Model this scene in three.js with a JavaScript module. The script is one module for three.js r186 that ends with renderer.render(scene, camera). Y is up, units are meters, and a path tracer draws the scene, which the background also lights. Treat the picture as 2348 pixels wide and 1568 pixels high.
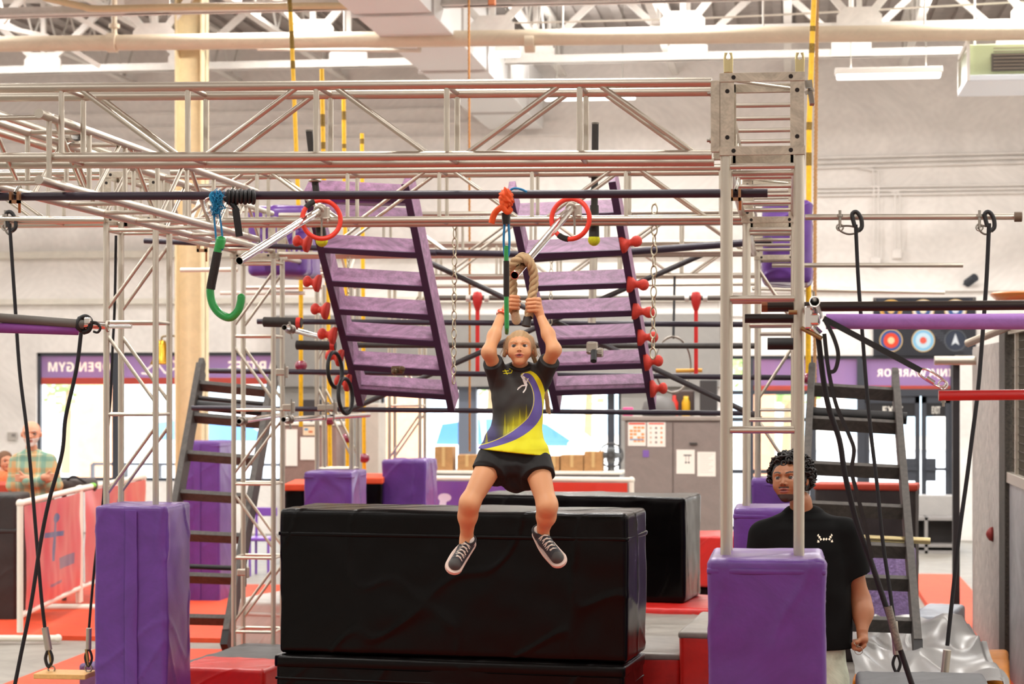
import * as THREE from 'three';
import { RoundedBoxGeometry } from 'three/addons/geometries/RoundedBoxGeometry.js';
import { mergeGeometries, mergeVertices } from 'three/addons/utils/BufferGeometryUtils.js';
import { RectAreaLightUniformsLib } from 'three/addons/lights/RectAreaLightUniformsLib.js';
import { ImprovedNoise } from 'three/addons/math/ImprovedNoise.js';
RectAreaLightUniformsLib.init();

// ---------- camera, sky, exposure ----------
const YAW = 7.5 * Math.PI / 180, S = Math.sin(YAW), C = Math.cos(YAW), F = 4800, H = 2.2, CX = 1174, CY = 880;
const scene = new THREE.Scene();
const camera = new THREE.PerspectiveCamera(2 * Math.atan(784 / F) * 180 / Math.PI, 2348 / 1568, 0.1, 300);
camera.position.set(0, H, 0);
camera.lookAt(-S, H, -C);
camera.setViewOffset(2348, 1568, 0, CY - 784 > 0 ? -(CY - 784) : 0, 2348, 1568);
camera.focus = 9.9;
camera.userData.fStop = 4.0;
camera.updateMatrixWorld();
const SKY = 11;
scene.background = new THREE.Color(0.93, 0.97, 1.0);
scene.backgroundIntensity = SKY;
const renderer = new THREE.WebGLRenderer({ antialias: true });
renderer.toneMapping = THREE.LinearToneMapping;
renderer.toneMappingExposure = 1.0;
renderer.shadowMap.enabled = true;
const LAMP = 232, UP = .3;         // luminance of the fluorescent strips
const COOL = [1.0, 0.975, 0.94];

// ---------- helpers ----------
const V = (x, y, z) => new THREE.Vector3(x, y, z);
const W = (px, py, Z) => { const a = (px - CX) / F, t = Z / (C + S * a); return V(t * (-S + C * a), H + t * (CY - py) / F, -Z); };
const mpp = (px, Z) => Z / (C + S * (px - CX) / F) / F;     // metres per photo pixel at a plane
let seedv = 7;
const rnd = () => { seedv = (seedv * 1664525 + 1013904223) >>> 0; return seedv / 4294967296; };
const R = (a, b) => a + (b - a) * rnd();
const perlin = new ImprovedNoise();
const N3 = (x, y, z) => perlin.noise(x, y, z);
const col = h => new THREE.Color(h);
const used = {};
function numbered(n) { const k = used[n] = (used[n] ?? -1) + 1; return k ? n + '_' + String(k).padStart(3, '0') : n; }
const org = new WeakMap();
function prep(gs) {
  if (!Array.isArray(gs)) gs = [gs];
  const keep = gs.every(g => g.attributes.color) ? ['position', 'normal', 'uv', 'color'] : ['position', 'normal', 'uv'];
  const allUv = gs.every(g => g.attributes.uv);
  const mixed = gs.some(g => !g.index);
  gs = gs.map(g => {
    if (mixed && g.index) g = g.toNonIndexed(); else g = g.clone();
    if (!g.attributes.normal) g.computeVertexNormals();
    for (const k of Object.keys(g.attributes)) if (!keep.includes(k) || (k === 'uv' && !allUv)) g.deleteAttribute(k);
    return g;
  });
  return gs.length > 1 ? mergeGeometries(gs) : gs[0];
}
function boxUV(g, sx = 1, off = 0) {
  const p = g.attributes.position, n = g.attributes.normal, uv = new Float32Array(p.count * 2);
  for (let i = 0; i < p.count; i++) {
    const ax = Math.abs(n.getX(i)), ay = Math.abs(n.getY(i)), az = Math.abs(n.getZ(i));
    let u, v;
    if (ay >= ax && ay >= az) { u = p.getX(i); v = p.getZ(i); } else if (ax >= az) { u = p.getZ(i); v = p.getY(i); } else { u = p.getX(i); v = p.getY(i); }
    uv[2 * i] = u * sx + off; uv[2 * i + 1] = v * sx + off * .7;
  }
  g.setAttribute('uv', new THREE.BufferAttribute(uv, 2));
  return g;
}
function mesh(name, gs, mat, parent) {
  let g = prep(gs);
  if (mat.userData.box) boxUV(g, mat.userData.box, parent ? 0 : 0);
  const o = org.get(parent);
  if (o) g.translate(-o.x, -o.y, -o.z);
  const m = new THREE.Mesh(g, mat);
  m.name = parent ? name : numbered(name); m.castShadow = m.receiveShadow = true;
  (parent || scene).add(m);
  if (o) org.set(m, o);
  return m;
}
function thing(name, label, category, pos = V(0, 0, 0), group) {
  const g = new THREE.Group(); g.name = numbered(name); g.position.copy(pos); scene.add(g);
  g.userData = { label, category }; if (group) g.userData.group = group;
  org.set(g, pos.clone()); return g;
}
function tag(m, label, category, group) { m.userData = { ...m.userData, label, category }; if (group) m.userData.group = group; return m; }
// a one-mesh thing whose origin sits at its own base
function solo(name, gs, mat, label, category, group) {
  const g = prep(gs); if (mat.userData.box) boxUV(g, mat.userData.box);
  g.computeBoundingBox(); const b = g.boundingBox, o = V((b.min.x + b.max.x) / 2, b.min.y, (b.min.z + b.max.z) / 2);
  g.translate(-o.x, -o.y, -o.z);
  const m = new THREE.Mesh(g, mat); m.name = numbered(name); m.position.copy(o); m.castShadow = m.receiveShadow = true; scene.add(m);
  return tag(m, label, category, group);
}
function struct(name, gs, mat) { const m = mesh(name, gs, mat); m.userData.kind = 'structure'; return m; }
// geometries (world coordinates)
function bar(a, b, r, seg = 10, r2 = r, open = false) {
  const d = b.clone().sub(a), L = d.length(), g = new THREE.CylinderGeometry(r2, r, L, seg, 1, open);
  g.translate(0, L / 2, 0);
  g.applyQuaternion(new THREE.Quaternion().setFromUnitVectors(V(0, 1, 0), d.normalize())); g.translate(a.x, a.y, a.z); return g;
}
function pipe(a, b, r, wall = .003, seg = 20) {          // hollow tube, open at both ends
  const d = b.clone().sub(a), L = d.length();
  const g = new THREE.LatheGeometry([[r - wall, 0], [r, 0], [r, L], [r - wall, L], [r - wall, 0]].map(q => new THREE.Vector2(...q)), seg);
  const g2 = g.toNonIndexed(); g2.computeVertexNormals();
  const m = sharp(g2);
  m.applyQuaternion(new THREE.Quaternion().setFromUnitVectors(V(0, 1, 0), d.normalize())); m.translate(a.x, a.y, a.z); return m;
}
function sharp(g) { return g; }
const box = (w, h, d, x, y, z, bev = 0) => { const g = bev ? new RoundedBoxGeometry(w, h, d, 2, bev) : new THREE.BoxGeometry(w, h, d); g.translate(x, y, z); return g; };
const boxAA = (x0, x1, y0, y1, z0, z1, bev = 0) => box(Math.abs(x1 - x0), Math.abs(y1 - y0), Math.abs(z1 - z0), (x0 + x1) / 2, (y0 + y1) / 2, (z0 + z1) / 2, bev);
function beam(a, b, w, h, up = V(0, 1, 0), bev = 0) {      // box from a to b; h along up, w across
  const d = b.clone().sub(a), L = d.length(); d.normalize();
  const x = V().crossVectors(up, d).normalize(), u = V().crossVectors(d, x);
  const g = bev ? new RoundedBoxGeometry(w, h, L, 2, bev) : new THREE.BoxGeometry(w, h, L);
  g.applyMatrix4(new THREE.Matrix4().makeBasis(x, u, d)); const m = a.clone().add(b).multiplyScalar(.5); g.translate(m.x, m.y, m.z); return g;
}
function tube(pts, r, seg = 8, n, closed = false, tens = .5) { const c = new THREE.CatmullRomCurve3(pts, closed, 'catmullrom', tens); return new THREE.TubeGeometry(c, n || pts.length * 8, r, seg, closed); }
function ball(p, r, s = [1, 1, 1], seg = 16) { const g = new THREE.SphereGeometry(r, seg, Math.max(8, seg * .7 | 0)); g.scale(...s); g.translate(p.x, p.y, p.z); return g; }
function ring(c, R0, r, q, seg = 40, ts = 10) { const g = new THREE.TorusGeometry(R0, r, ts, seg); if (q) g.applyQuaternion(q); g.translate(c.x, c.y, c.z); return g; }
function lathe(prof, a, b, seg = 20) { const d = b.clone().sub(a).normalize(), g = new THREE.LatheGeometry(prof.map(q => new THREE.Vector2(...q)), seg); g.applyQuaternion(new THREE.Quaternion().setFromUnitVectors(V(0, 1, 0), d)); g.translate(a.x, a.y, a.z); return g; }
function softBox(w, h, d, r, amp, seed, seg = 28, wr = 0) {  // stuffed vinyl block: rounded edges, slight bulge, folds
  const mx = Math.max(w, h, d), n = q => Math.max(4, Math.round(seg * q / mx));
  let g = new THREE.BoxGeometry(w, h, d, n(w), n(h), n(d)); g.deleteAttribute('uv'); g.deleteAttribute('normal'); g = mergeVertices(g, 1e-4);
  const p = g.attributes.position, v = V(), c = V();
  for (let i = 0; i < p.count; i++) {
    v.fromBufferAttribute(p, i); c.set(THREE.MathUtils.clamp(v.x, -w / 2 + r, w / 2 - r), THREE.MathUtils.clamp(v.y, -h / 2 + r, h / 2 - r), THREE.MathUtils.clamp(v.z, -d / 2 + r, d / 2 - r));
    const nn = v.clone().sub(c); if (nn.lengthSq() > 0) { nn.normalize(); v.copy(c).addScaledVector(nn, r); }
    const k = 2.4, e = N3(v.x * k + seed, v.y * k, v.z * k) + .5 * N3(v.x * k * 2.7 + seed, v.y * k * 2.7 + 9, v.z * k * 2.7);
    const q1 = v.x + v.z, fold = wr ? wr * .55 * Math.pow(Math.max(0, N3(q1 * 1.6 + v.y * 2.6 + seed, v.y * .9 - q1 * 1.1, seed * 1.7)), 1.5) + wr * .3 * Math.pow(Math.max(0, 1 - Math.abs(N3(q1 * 2.2 - v.y * 1.5 + seed * 2, v.y * 1.1 + q1 * .8, seed)) * 9), 3) : 0;
    v.addScaledVector(nn, amp * e + fold); p.setXYZ(i, v.x, v.y, v.z);
  }
  g.computeVertexNormals(); return g;
}
function twist(pts, r, turns, strands = 3, n = 90, seg = 7) {  // laid rope
  const c = new THREE.CatmullRomCurve3(pts), fr = c.computeFrenetFrames(n, false), out = [];
  for (let s = 0; s < strands; s++) {
    const q = [];
    for (let i = 0; i <= n; i++) { const t = i / n, a = t * turns * Math.PI * 2 + s * Math.PI * 2 / strands, p = c.getPointAt(t); q.push(p.addScaledVector(fr.normals[i], Math.cos(a) * r * .5).addScaledVector(fr.binormals[i], Math.sin(a) * r * .5)); }
    out.push(tube(q, r * .58, seg, n));
  }
  return out;
}
function ribbon(pts, w, th, view) {        // flat webbing whose broad side faces `view`
  const c = new THREE.CatmullRomCurve3(pts), n = pts.length * 8, pos = [], idx = [];
  for (let i = 0; i <= n; i++) { const p = c.getPoint(i / n), t = c.getTangent(i / n), s = V().crossVectors(t, view).normalize().multiplyScalar(w / 2), d = V().crossVectors(s, t).normalize().multiplyScalar(th / 2); for (const [a, b] of [[1, 1], [1, -1], [-1, -1], [-1, 1]]) pos.push(p.x + a * s.x + b * d.x, p.y + a * s.y + b * d.y, p.z + a * s.z + b * d.z); if (i < n) for (let k = 0; k < 4; k++) { const o = i * 4, q = (k + 1) % 4; idx.push(o + k, o + q, o + 4 + q, o + k, o + 4 + q, o + 4 + k); } }
  let g = new THREE.BufferGeometry(); g.setAttribute('position', new THREE.Float32BufferAttribute(pos, 3)); g.setIndex(idx); g = g.toNonIndexed(); g.computeVertexNormals(); return g;
}
// ---------- textures and materials ----------
function dataTex(n, fn, srgb = true) {
  const d = new Uint8Array(n * n * 4);
  for (let j = 0; j < n; j++) for (let i = 0; i < n; i++) { const c = fn(i / n, j / n, i, j), k = 4 * (j * n + i); for (let q = 0; q < 3; q++) d[k + q] = Math.max(0, Math.min(255, (Array.isArray(c) ? c[q] : c) * 255)); d[k + 3] = 255; }
  const t = new THREE.DataTexture(d, n, n); t.magFilter = t.minFilter = THREE.LinearFilter; t.wrapS = t.wrapT = THREE.RepeatWrapping; if (srgb) t.colorSpace = THREE.SRGBColorSpace; t.needsUpdate = true; return t;
}
const per = (u, v, f, s) => { // tileable noise
  const a = u * Math.PI * 2, b = v * Math.PI * 2, r = f / 6.283; return N3(Math.cos(a) * r + s, Math.sin(a) * r + Math.cos(b) * r * 1.3, Math.sin(b) * r + s * .37);
};
const tGrain = dataTex(256, (u, v) => .5 + .35 * per(u, v, 26, 3) + .25 * per(u, v, 60, 8), false);
const tLeather = dataTex(256, (u, v) => .5 + .3 * per(u, v, 90, 2) + .2 * per(u, v, 40, 5), false);
const tone = (a, f1, f2, lo) => dataTex(256, (u, v) => { const e = per(u, v, f1, 4) * .6 + per(u, v, f2, 11) * .4; return a.map(c => c * (1 + lo * e)); });
const hexArr = h => { const c = col(h); return [c.r, c.g, c.b].map(x => x <= .0031308 ? x * 12.92 : 1.055 * Math.pow(x, 1 / 2.4) - .055); };
const mats = {};
function M(color, rough = .6, metal = 0, extra = {}) {
  const k = color + '|' + rough + '|' + metal + JSON.stringify(extra);
  if (!mats[k]) { const P = Object.keys(extra).length > 0; mats[k] = new (P ? THREE.MeshPhysicalMaterial : THREE.MeshStandardMaterial)({ color: col(color), roughness: rough, metalness: metal, ...extra }); }
  return mats[k];
}
function MT(color, rough, o = {}) {  // mottled paint or cloth, texture in metres
  const k = 'T' + color + rough + JSON.stringify(o);
  if (!mats[k]) {
    const m = mats[k] = new THREE.MeshPhysicalMaterial({ color: 0xffffff, roughness: rough, metalness: o.metal || 0, map: tone(hexArr(color), o.f1 || 9, o.f2 || 34, o.lo ?? .12) });
    if (o.bump) { m.bumpMap = o.leather ? tLeather : tGrain; m.bumpScale = o.bump; }
    if (o.coat) { m.clearcoat = o.coat; m.clearcoatRoughness = o.coatR || .3; }
    if (o.ior) m.ior = o.ior;
    m.userData.box = o.scale || 1;
  }
  return mats[k];
}
const alu = M('#c2bbad', .38, .9), aluD = M('#b3ac9f', .44, .9), chrome = M('#e6e4e0', .12, 1), steel = M('#9a958c', .38, 1), plate = MT('#b9b09f', .5, { metal: .85, lo: .18, scale: 3 });
const zinc = M('#c8b98c', .35, 1), blackPipe = M('#2a2230', .42), black = M('#0d0c0d', .55), blackRope = MT('#141316', .8, { scale: 20, bump: .001 }), rubber = M('#1b1a1a', .7);
const purpleV = MT('#5d3585', .33, { lo: .1, scale: 1.2, bump: .0006, leather: 1, coat: .15, coatR: .35 });
const purpleW = MT('#8d6684', .62, { lo: .35, f1: 16, f2: 60, scale: 1.4 }), purpleE = M('#3a1f3d', .6);
const blackV = MT('#040303', .24, { lo: .2, scale: 1, bump: .00015, leather: 1, ior: 1.28 });
const redV = MT('#c8201a', .4, { lo: .1, scale: 1, bump: .0006, leather: 1, coat: .2, coatR: .35 });
const greyV = MT('#8b857c', .42, { lo: .12, scale: 1, bump: .0006, leather: 1 });
const orangeMat = MT('#d8481f', .7, { lo: .12, scale: .8, bump: .0008 }), greyFloor = MT('#8d887f', .6, { lo: .12, scale: .5 }), redMat = MT('#b03a22', .65, { lo: .1, scale: .8, bump: .0006 });
const wallW = MT('#efeae5', .85, { lo: .07, f1: 6, f2: 40, scale: .35 }), wallG = MT('#93908c', .85, { lo: .05, scale: .4 }), white = M('#e9e6e0', .6), offwhite = MT('#e2dccf', .55, { lo: .06, scale: .7 }), cream = MT('#dcc9a0', .5, { lo: .06, scale: .8 });
const joistW = MT('#e4e0da', .6, { lo: .06, scale: .8 }), deckG = MT('#a9a19c', .8, { lo: .1, scale: .4 });
const yellowP = MT('#e8b50c', .45, { lo: .16, f1: 20, f2: 70, scale: 1.2 }), redP = M('#c8281c', .4), redHold = MT('#c83422', .6, { lo: .16, scale: 9, bump: .0008 }), maroon = M('#6d1730', .3);
const greenP = M('#21a84a', .38), tapeB = MT('#241f1a', .7, { lo: .5, f1: 30, f2: 90, scale: 6, bump: .001 }), blueRope = M('#1b7fb4', .7), orangeCloth = MT('#e4561c', .75, { lo: .15, scale: 8 });
const ropeTan = MT('#b99b73', .85, { lo: .3, f1: 40, f2: 90, scale: 14, bump: .001 }), woodTan = MT('#d6a765', .5, { lo: .12, scale: 2 }), darkWood = MT('#45403b', .6, { lo: .3, f1: 20, f2: 60, scale: 1.5 });
const pipeC = MT('#d9cab2', .5, { lo: .05, scale: .8 }), pvc = M('#ece5d6', .4), greyWood = MT('#a29c96', .7, { lo: .22, f1: 12, f2: 50, scale: 1 });
// ---------- room shell ----------
const ZB = 30, XL = -16, XR = 12, ZF = 9, HC = 7.3;
const wx = (px, Z = ZB) => W(px, 880, Z).x, wy = (px, py, Z = ZB) => W(px, py, Z).y;
struct('floor', boxAA(XL, XR, -.2, 0, ZF, -ZB - .3), greyFloor);
{
  const g = [boxAA(XL, XR, HC, HC + .25, ZF, -ZB - .3)];
  for (let x = XL + .3; x < XR; x += .31) g.push(boxAA(x, x + .12, HC - .05, HC, ZF, -ZB));
  struct('ceiling', g, deckG);
}
struct('wall_left', boxAA(XL - .3, XL, -.2, HC + .25, ZF, -ZB - .3), wallW);
struct('wall_right', boxAA(XR, XR + .3, -.2, HC + .25, ZF, -ZB - .3), wallW);
struct('wall_front', boxAA(XL - .3, XR + .3, -.2, HC + .25, ZF, ZF + .3), wallW);
const yA = wy(300, 808), sill = .76, yB = wy(1150, 886), yC = wy(1900, 815);
const oA = [wx(83), wx(646)], oB = [wx(872), wx(1425)], oC = [wx(1655), wx(2190)], oD = [wx(2232), wx(2440)];
{
  const z0 = -ZB, z1 = -ZB - .3, g = [], piece = (x0, x1, y0, y1) => g.push(boxAA(x0, x1, y0, y1, z0, z1));
  piece(XL, oA[0], -.2, HC + .2); piece(oA[0], oA[1], -.2, sill); piece(oA[0], oA[1], yA, HC + .2);
  piece(oA[1], oB[0], -.2, HC + .2); piece(oB[0], oB[1], -.2, sill); piece(oB[0], oB[1], yB, HC + .2);
  piece(oB[1], oC[0], -.2, HC + .2); piece(oC[0], wx(1972), -.2, .12); piece(oC[0], oC[1], yC, HC + .2);
  piece(oC[1], oD[0], -.2, HC + .2); piece(oD[0], oD[1], -.2, sill); piece(oD[0], oD[1], yC, HC + .2); piece(oD[1], XR, -.2, HC + .2);
  struct('wall_back', g, wallW);
}
// horizontal block courses and the ledge on the back wall
{
  const g = []; for (const [py, hh] of [[258, .03], [290, .03], [322, .03], [352, .03]]) g.push(boxAA(wx(-60), wx(1290), wy(500, py) - hh / 2, wy(500, py) + hh / 2, -ZB + .03, -ZB - .02));
  struct('trim_1', g, wallW);
  struct('trim_2', [boxAA(XL, wx(1650), 4.06, 4.16, -ZB + .18, -ZB), boxAA(XL, wx(1650), 3.38, 3.46, -ZB + .12, -ZB)], offwhite);
  struct('trim_3', [boxAA(wx(1650), XR, 3.5, 3.58, -ZB + .14, -ZB), boxAA(wx(1650), XR, 3.16, 3.5, -ZB + .05, -ZB)], wallW);
  struct('trim_4', boxAA(wx(640), wx(1652), yB, wy(1150, 722), -ZB + .22, -ZB), wallG);
  struct('trim_5', [boxAA(oA[1], oB[0], 0, yB, -ZB + .1, -ZB), boxAA(oB[1], oC[0] - .12, 0, yB, -ZB + .1, -ZB)], wallG);
}
// glazing
const glass = new THREE.MeshPhysicalMaterial({ color: 0xffffff, transmission: 1, roughness: 0, thickness: 0, ior: 1.45 });
const mull = M('#363a43', .5), band = new THREE.MeshPhysicalMaterial({ color: col('#7d5f86'), roughness: .8, transmission: .28, thickness: 0 }), bandR = new THREE.MeshPhysicalMaterial({ color: col('#c2584a'), roughness: .8, transmission: .3, thickness: 0 });
function textTex(w, h, draw) { const c = document.createElement('canvas'); c.width = w; c.height = h; const x = c.getContext('2d'); draw(x, w, h); const t = new THREE.CanvasTexture(c); t.colorSpace = THREE.SRGBColorSpace; return t; }
function signBand(win, x0, x1, y0, y1, text, fx, fs) {      // printed vinyl on the glass, read from the street
  const t = textTex(1024, Math.round(1024 * (y1 - y0) / (x1 - x0)), (x, w, h) => {
    x.fillStyle = '#7d5f86'; x.fillRect(0, 0, w, h); if (text === '*') { x.strokeStyle = '#e5d3c4'; x.lineWidth = 22; for (const [p, q, r, s] of [[.35, .7, .5, .3], [.5, .3, .62, .8], [.62, .8, .8, .5], [.72, .25, .9, .6], [.3, .8, .46, .85]]) { x.beginPath(); x.moveTo(p * w, q * h); x.lineTo(r * w, s * h); x.stroke(); } return; } x.save(); x.translate(w, 0); x.scale(-1, 1); x.fillStyle = '#e5d3c4'; x.font = 'bold ' + fs + 'px sans-serif'; x.textBaseline = 'middle'; x.textAlign = 'center'; x.fillText(text, w - fx, h * .52); x.restore();
  });
  const m = new THREE.MeshPhysicalMaterial({ map: t, roughness: .8, transmission: .28, thickness: 0 });
  const g = new THREE.PlaneGeometry(x1 - x0, y1 - y0); g.translate((x0 + x1) / 2, (y0 + y1) / 2, -ZB - .08);
  mesh('sign_band', g, m, win);
  mesh('red_stripe', boxAA(x0, x1, y0 - .1, y0, -ZB - .085, -ZB - .078), bandR, win);
}
function win(name, x0, x1, y0, y1, mx, my, sign) {
  const w = new THREE.Group(); w.name = name; w.userData.kind = 'structure'; scene.add(w); w.position.set(x0, y0, -ZB); org.set(w, w.position.clone());
  const f = .05, g = [boxAA(x0, x1, y0, y0 + f, -ZB - .05, -ZB - .14), boxAA(x0, x1, y1 - f, y1, -ZB - .05, -ZB - .14), boxAA(x0, x0 + f, y0, y1, -ZB - .05, -ZB - .14), boxAA(x1 - f, x1, y0, y1, -ZB - .05, -ZB - .14)];
  mesh('frame', g, mull, w);
  const xs = [x0 + f, ...mx, x1 - f], ys = [y0 + f, ...my, y1 - f];
  for (const x of mx) mesh('mullion', boxAA(x - .05, x + .05, y0, y1, -ZB - .045, -ZB - .15), mull, w);
  for (const y of my) mesh('transom', boxAA(x0, x1, y - .03, y + .03, -ZB - .05, -ZB - .14), mull, w);
  for (let i = 0; i + 1 < xs.length; i++) for (let j = 0; j + 1 < ys.length; j++) { const g2 = new THREE.PlaneGeometry(xs[i + 1] - xs[i], ys[j + 1] - ys[j]); g2.translate((xs[i] + xs[i + 1]) / 2, (ys[j] + ys[j + 1]) / 2, -ZB - .1); mesh('pane', g2, glass, w); }
  if (sign) for (const s of sign) signBand(w, ...s);
  return w;
}
{
  const b0 = wy(300, 866), b1 = yA - .04, c0 = wy(1900, 884), c1 = yC - .05;
  win('window_1', oA[0], oA[1], sill, yA, [wx(262), wx(448)], [], [[oA[0] + .05, wx(262) - .05, b0, b1, 'OPEN GYM', 545, 178], [wx(262) + .05, wx(448) - .05, b0, b1, '*', 600, 120], [wx(448) + .05, oA[1] - .05, b0, b1, 'PARTIES', 731, 195]]);
  struct('trim_6', boxAA(wx(1050), wx(1092), sill, yB, -ZB - .02, -ZB - .2), M('#6d7584', .6));
  win('window_2', oB[0], oB[1], sill, yB, [wx(1071), wx(1400)], [], null);
  win('window_3', oC[0], wx(1975), .12, yC, [wx(1720), wx(1864)], [wy(1800, 900), wy(1800, 962), wy(1800, 1082)], [[wx(1720) + .05, wx(1864) - .05, c0, c1, ' ', 500, 90], [wx(1864) + .05, wx(1975) - .05, c0, c1, ' ', 500, 90]]);
  win('window_4', oD[0], oD[1], sill, yC, [], [], null);
  // double entrance door with its transom
  const x0 = wx(1975), x1 = oC[1], xm = wx(2112), yd = wy(2080, 900);
  const d = new THREE.Group(); d.name = 'door_1'; d.userData.kind = 'structure'; d.position.set(x0, 0, -ZB); scene.add(d); org.set(d, d.position.clone());
  mesh('frame', [boxAA(x0 - .06, x0 + .05, 0, yC, -ZB - .03, -ZB - .16), boxAA(x1 - .06, x1, 0, yC, -ZB - .03, -ZB - .16), boxAA(x0, x1, yd - .05, yd + .05, -ZB - .03, -ZB - .16), boxAA(x0, x1, yC - .05, yC, -ZB - .03, -ZB - .16)], mull, d);
  signBand(d, x0 + .05, x1 - .06, c0, c1, 'NINJA WARRIOR', 647, 128);
  const tp = new THREE.PlaneGeometry(x1 - x0, yC - yd); tp.translate((x0 + x1) / 2, (yC + yd) / 2, -ZB - .1); mesh('pane', tp, glass, d);
  for (const [a, b, side] of [[x0 + .05, xm - .01, 1], [xm + .01, x1 - .06, -1]]) {
    const lf = mesh('leaf', [boxAA(a, a + .07, .02, yd - .05, -ZB - .06, -ZB - .12), boxAA(b - .07, b, .02, yd - .05, -ZB - .06, -ZB - .12), boxAA(a, b, .02, .25, -ZB - .06, -ZB - .12), boxAA(a, b, yd - .15, yd - .05, -ZB - .06, -ZB - .12)], mull, d);
    const pn = new THREE.PlaneGeometry(b - a - .14, yd - .4); pn.translate((a + b) / 2, (yd + .1) / 2, -ZB - .09); mesh('pane', pn, glass, lf);
    const ex = textTex(512, 160, (x, w, h) => { x.fillStyle = '#17161a'; x.fillRect(0, 0, w, h); x.fillStyle = '#e9e4da'; x.font = 'bold 112px sans-serif'; x.textAlign = 'center'; x.textBaseline = 'middle'; x.fillText('EXIT', w * .5, h * .54); });
    const eg = new THREE.PlaneGeometry(b - a - .14, .2); eg.translate((a + b) / 2, yd - .24, -ZB - .075); mesh('exit_strip', eg, new THREE.MeshStandardMaterial({ map: ex, roughness: .6 }), lf);
    mesh('push_bar', boxAA(a + .05, b - .05, .98, 1.02, -ZB + .01, -ZB - .04), mull, lf);
    const hx = side > 0 ? b - .13 : a + .13; mesh('pull_plate', boxAA(hx - .07, hx + .07, .83, 1.15, -ZB - .02, -ZB - .06), mull, lf);
  }
}
// ---------- outside, seen through the glass ----------
const paving = MT('#c9c4bb', .8, { lo: .08, scale: .5 }), asphalt = MT('#8f8f90', .85, { lo: .1, scale: .4 });
struct('pavement', [boxAA(-40, 30, -.3, -.05, -ZB - .3, -38)], paving);
struct('car_park', [boxAA(-60, 50, -.3, -.12, -38, -75)], asphalt);
for (const [px, w, lab] of [[220, .5, 'peach pillar outside the window signed open gym'], [927, .55, 'peach pillar outside the middle window behind the purple padded tower'], [1742, .5, 'peach pillar outside the window behind the silver corner tower']]) {
  const x = W(px, 880, 33.5).x, p = thing('pillar', lab, 'pillar', V(x, -.05, -33.5), 'pillars outside');
  mesh('shaft', boxAA(x - w / 2, x + w / 2, .35, 4.4, -33.25, -33.75, .02), MT('#dc9a78', .8, { lo: .08, scale: .8 }), p); mesh('base', boxAA(x - w / 2 - .07, x + w / 2 + .07, -.05, .35, -33.15, -33.85, .02), MT('#c9a793', .8, { lo: .1, scale: .8 }), p);
}
function railing(x0, x1) {
  const r = thing('railing', 'low dark metal railing outside the left window', 'railing', V((x0 + x1) / 2, -.05, -32.2));
  mesh('top_rail', boxAA(x0, x1, .9, .95, -32.2, -32.25), mull, r); mesh('bottom_rail', boxAA(x0, x1, .3, .34, -32.2, -32.25), mull, r);
  for (let x = x0; x <= x1; x += .55) mesh('post', boxAA(x - .03, x + .03, -.05, .93, -32.19, -32.26), mull, r);
}
railing(wx(100), wx(640));
function car(px, Z, s, color, label) {      // side view, nose to the right
  const x = W(px, 880, Z).x, c = thing('car', label, 'car', V(x, -.12, -Z)), y = -.12, P = (a, b) => new THREE.Vector2(a * s, b * s);
  const body = new THREE.Shape([P(-2.3, .35), P(-2.35, .95), P(-2.1, 1.02), P(-1.9, 1.05), P(1.0, 1.02), P(1.9, .9), P(2.3, .72), P(2.35, .4), P(1.9, .3), P(-2, .3)]);
  const cab = new THREE.Shape([P(-2.15, 1.0), P(-1.95, 1.55), P(-1.5, 1.68), P(-.1, 1.68), P(.35, 1.55), P(1.15, 1.0)]);
  const ex = (sh, w, o) => { const g = new THREE.ExtrudeGeometry(sh, { depth: w, bevelEnabled: true, bevelSize: .05, bevelThickness: .05, bevelSegments: 2 }); g.translate(x, y, -Z - w / 2 + o); return g; };
  mesh('body', ex(body, 1.7 * s, 0), M(color, .3, 0, { clearcoat: .8 }), c); mesh('cabin', ex(cab, 1.5 * s, 0), M(color, .3, 0, { clearcoat: .8 }), c);
  const gl = M('#3f6a98', .1);
  for (const q of [[P(-1.85, 1.08), P(-1.72, 1.48), P(-1.0, 1.58), P(-.95, 1.08)], [P(-.88, 1.08), P(-.9, 1.58), P(-.1, 1.58), P(.25, 1.48), P(.85, 1.08)]]) { const g = new THREE.ExtrudeGeometry(new THREE.Shape(q), { depth: .03, bevelEnabled: false }); g.translate(x, y, -Z + .8 * s); mesh('side_window', g, gl, c); }
  for (const wxo of [-1.45, 1.45]) for (const sz of [-1, 1]) { const wz = -Z + sz * .76 * s, ww = mesh('wheel', bar(V(x + wxo * s, y + .34 * s, wz - .11), V(x + wxo * s, y + .34 * s, wz + .11), .34 * s, 24), rubber, c); mesh('rim', bar(V(x + wxo * s, y + .34 * s, wz - .12), V(x + wxo * s, y + .34 * s, wz + .12), .22 * s, 16), aluD, ww); }
  mesh('door_mirror', ball(V(x + .75 * s, y + 1.1 * s, -Z + .95 * s), .1, [1, .8, .6]), M(color, .3), c);
}
car(1235, 41, 1.04, '#e8ebee', 'white car with blue tinted windows parked outside the middle window');
car(560, 45, 1.0, '#b7bec6', 'silver car parked outside the left window beyond the dark ladder');
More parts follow.
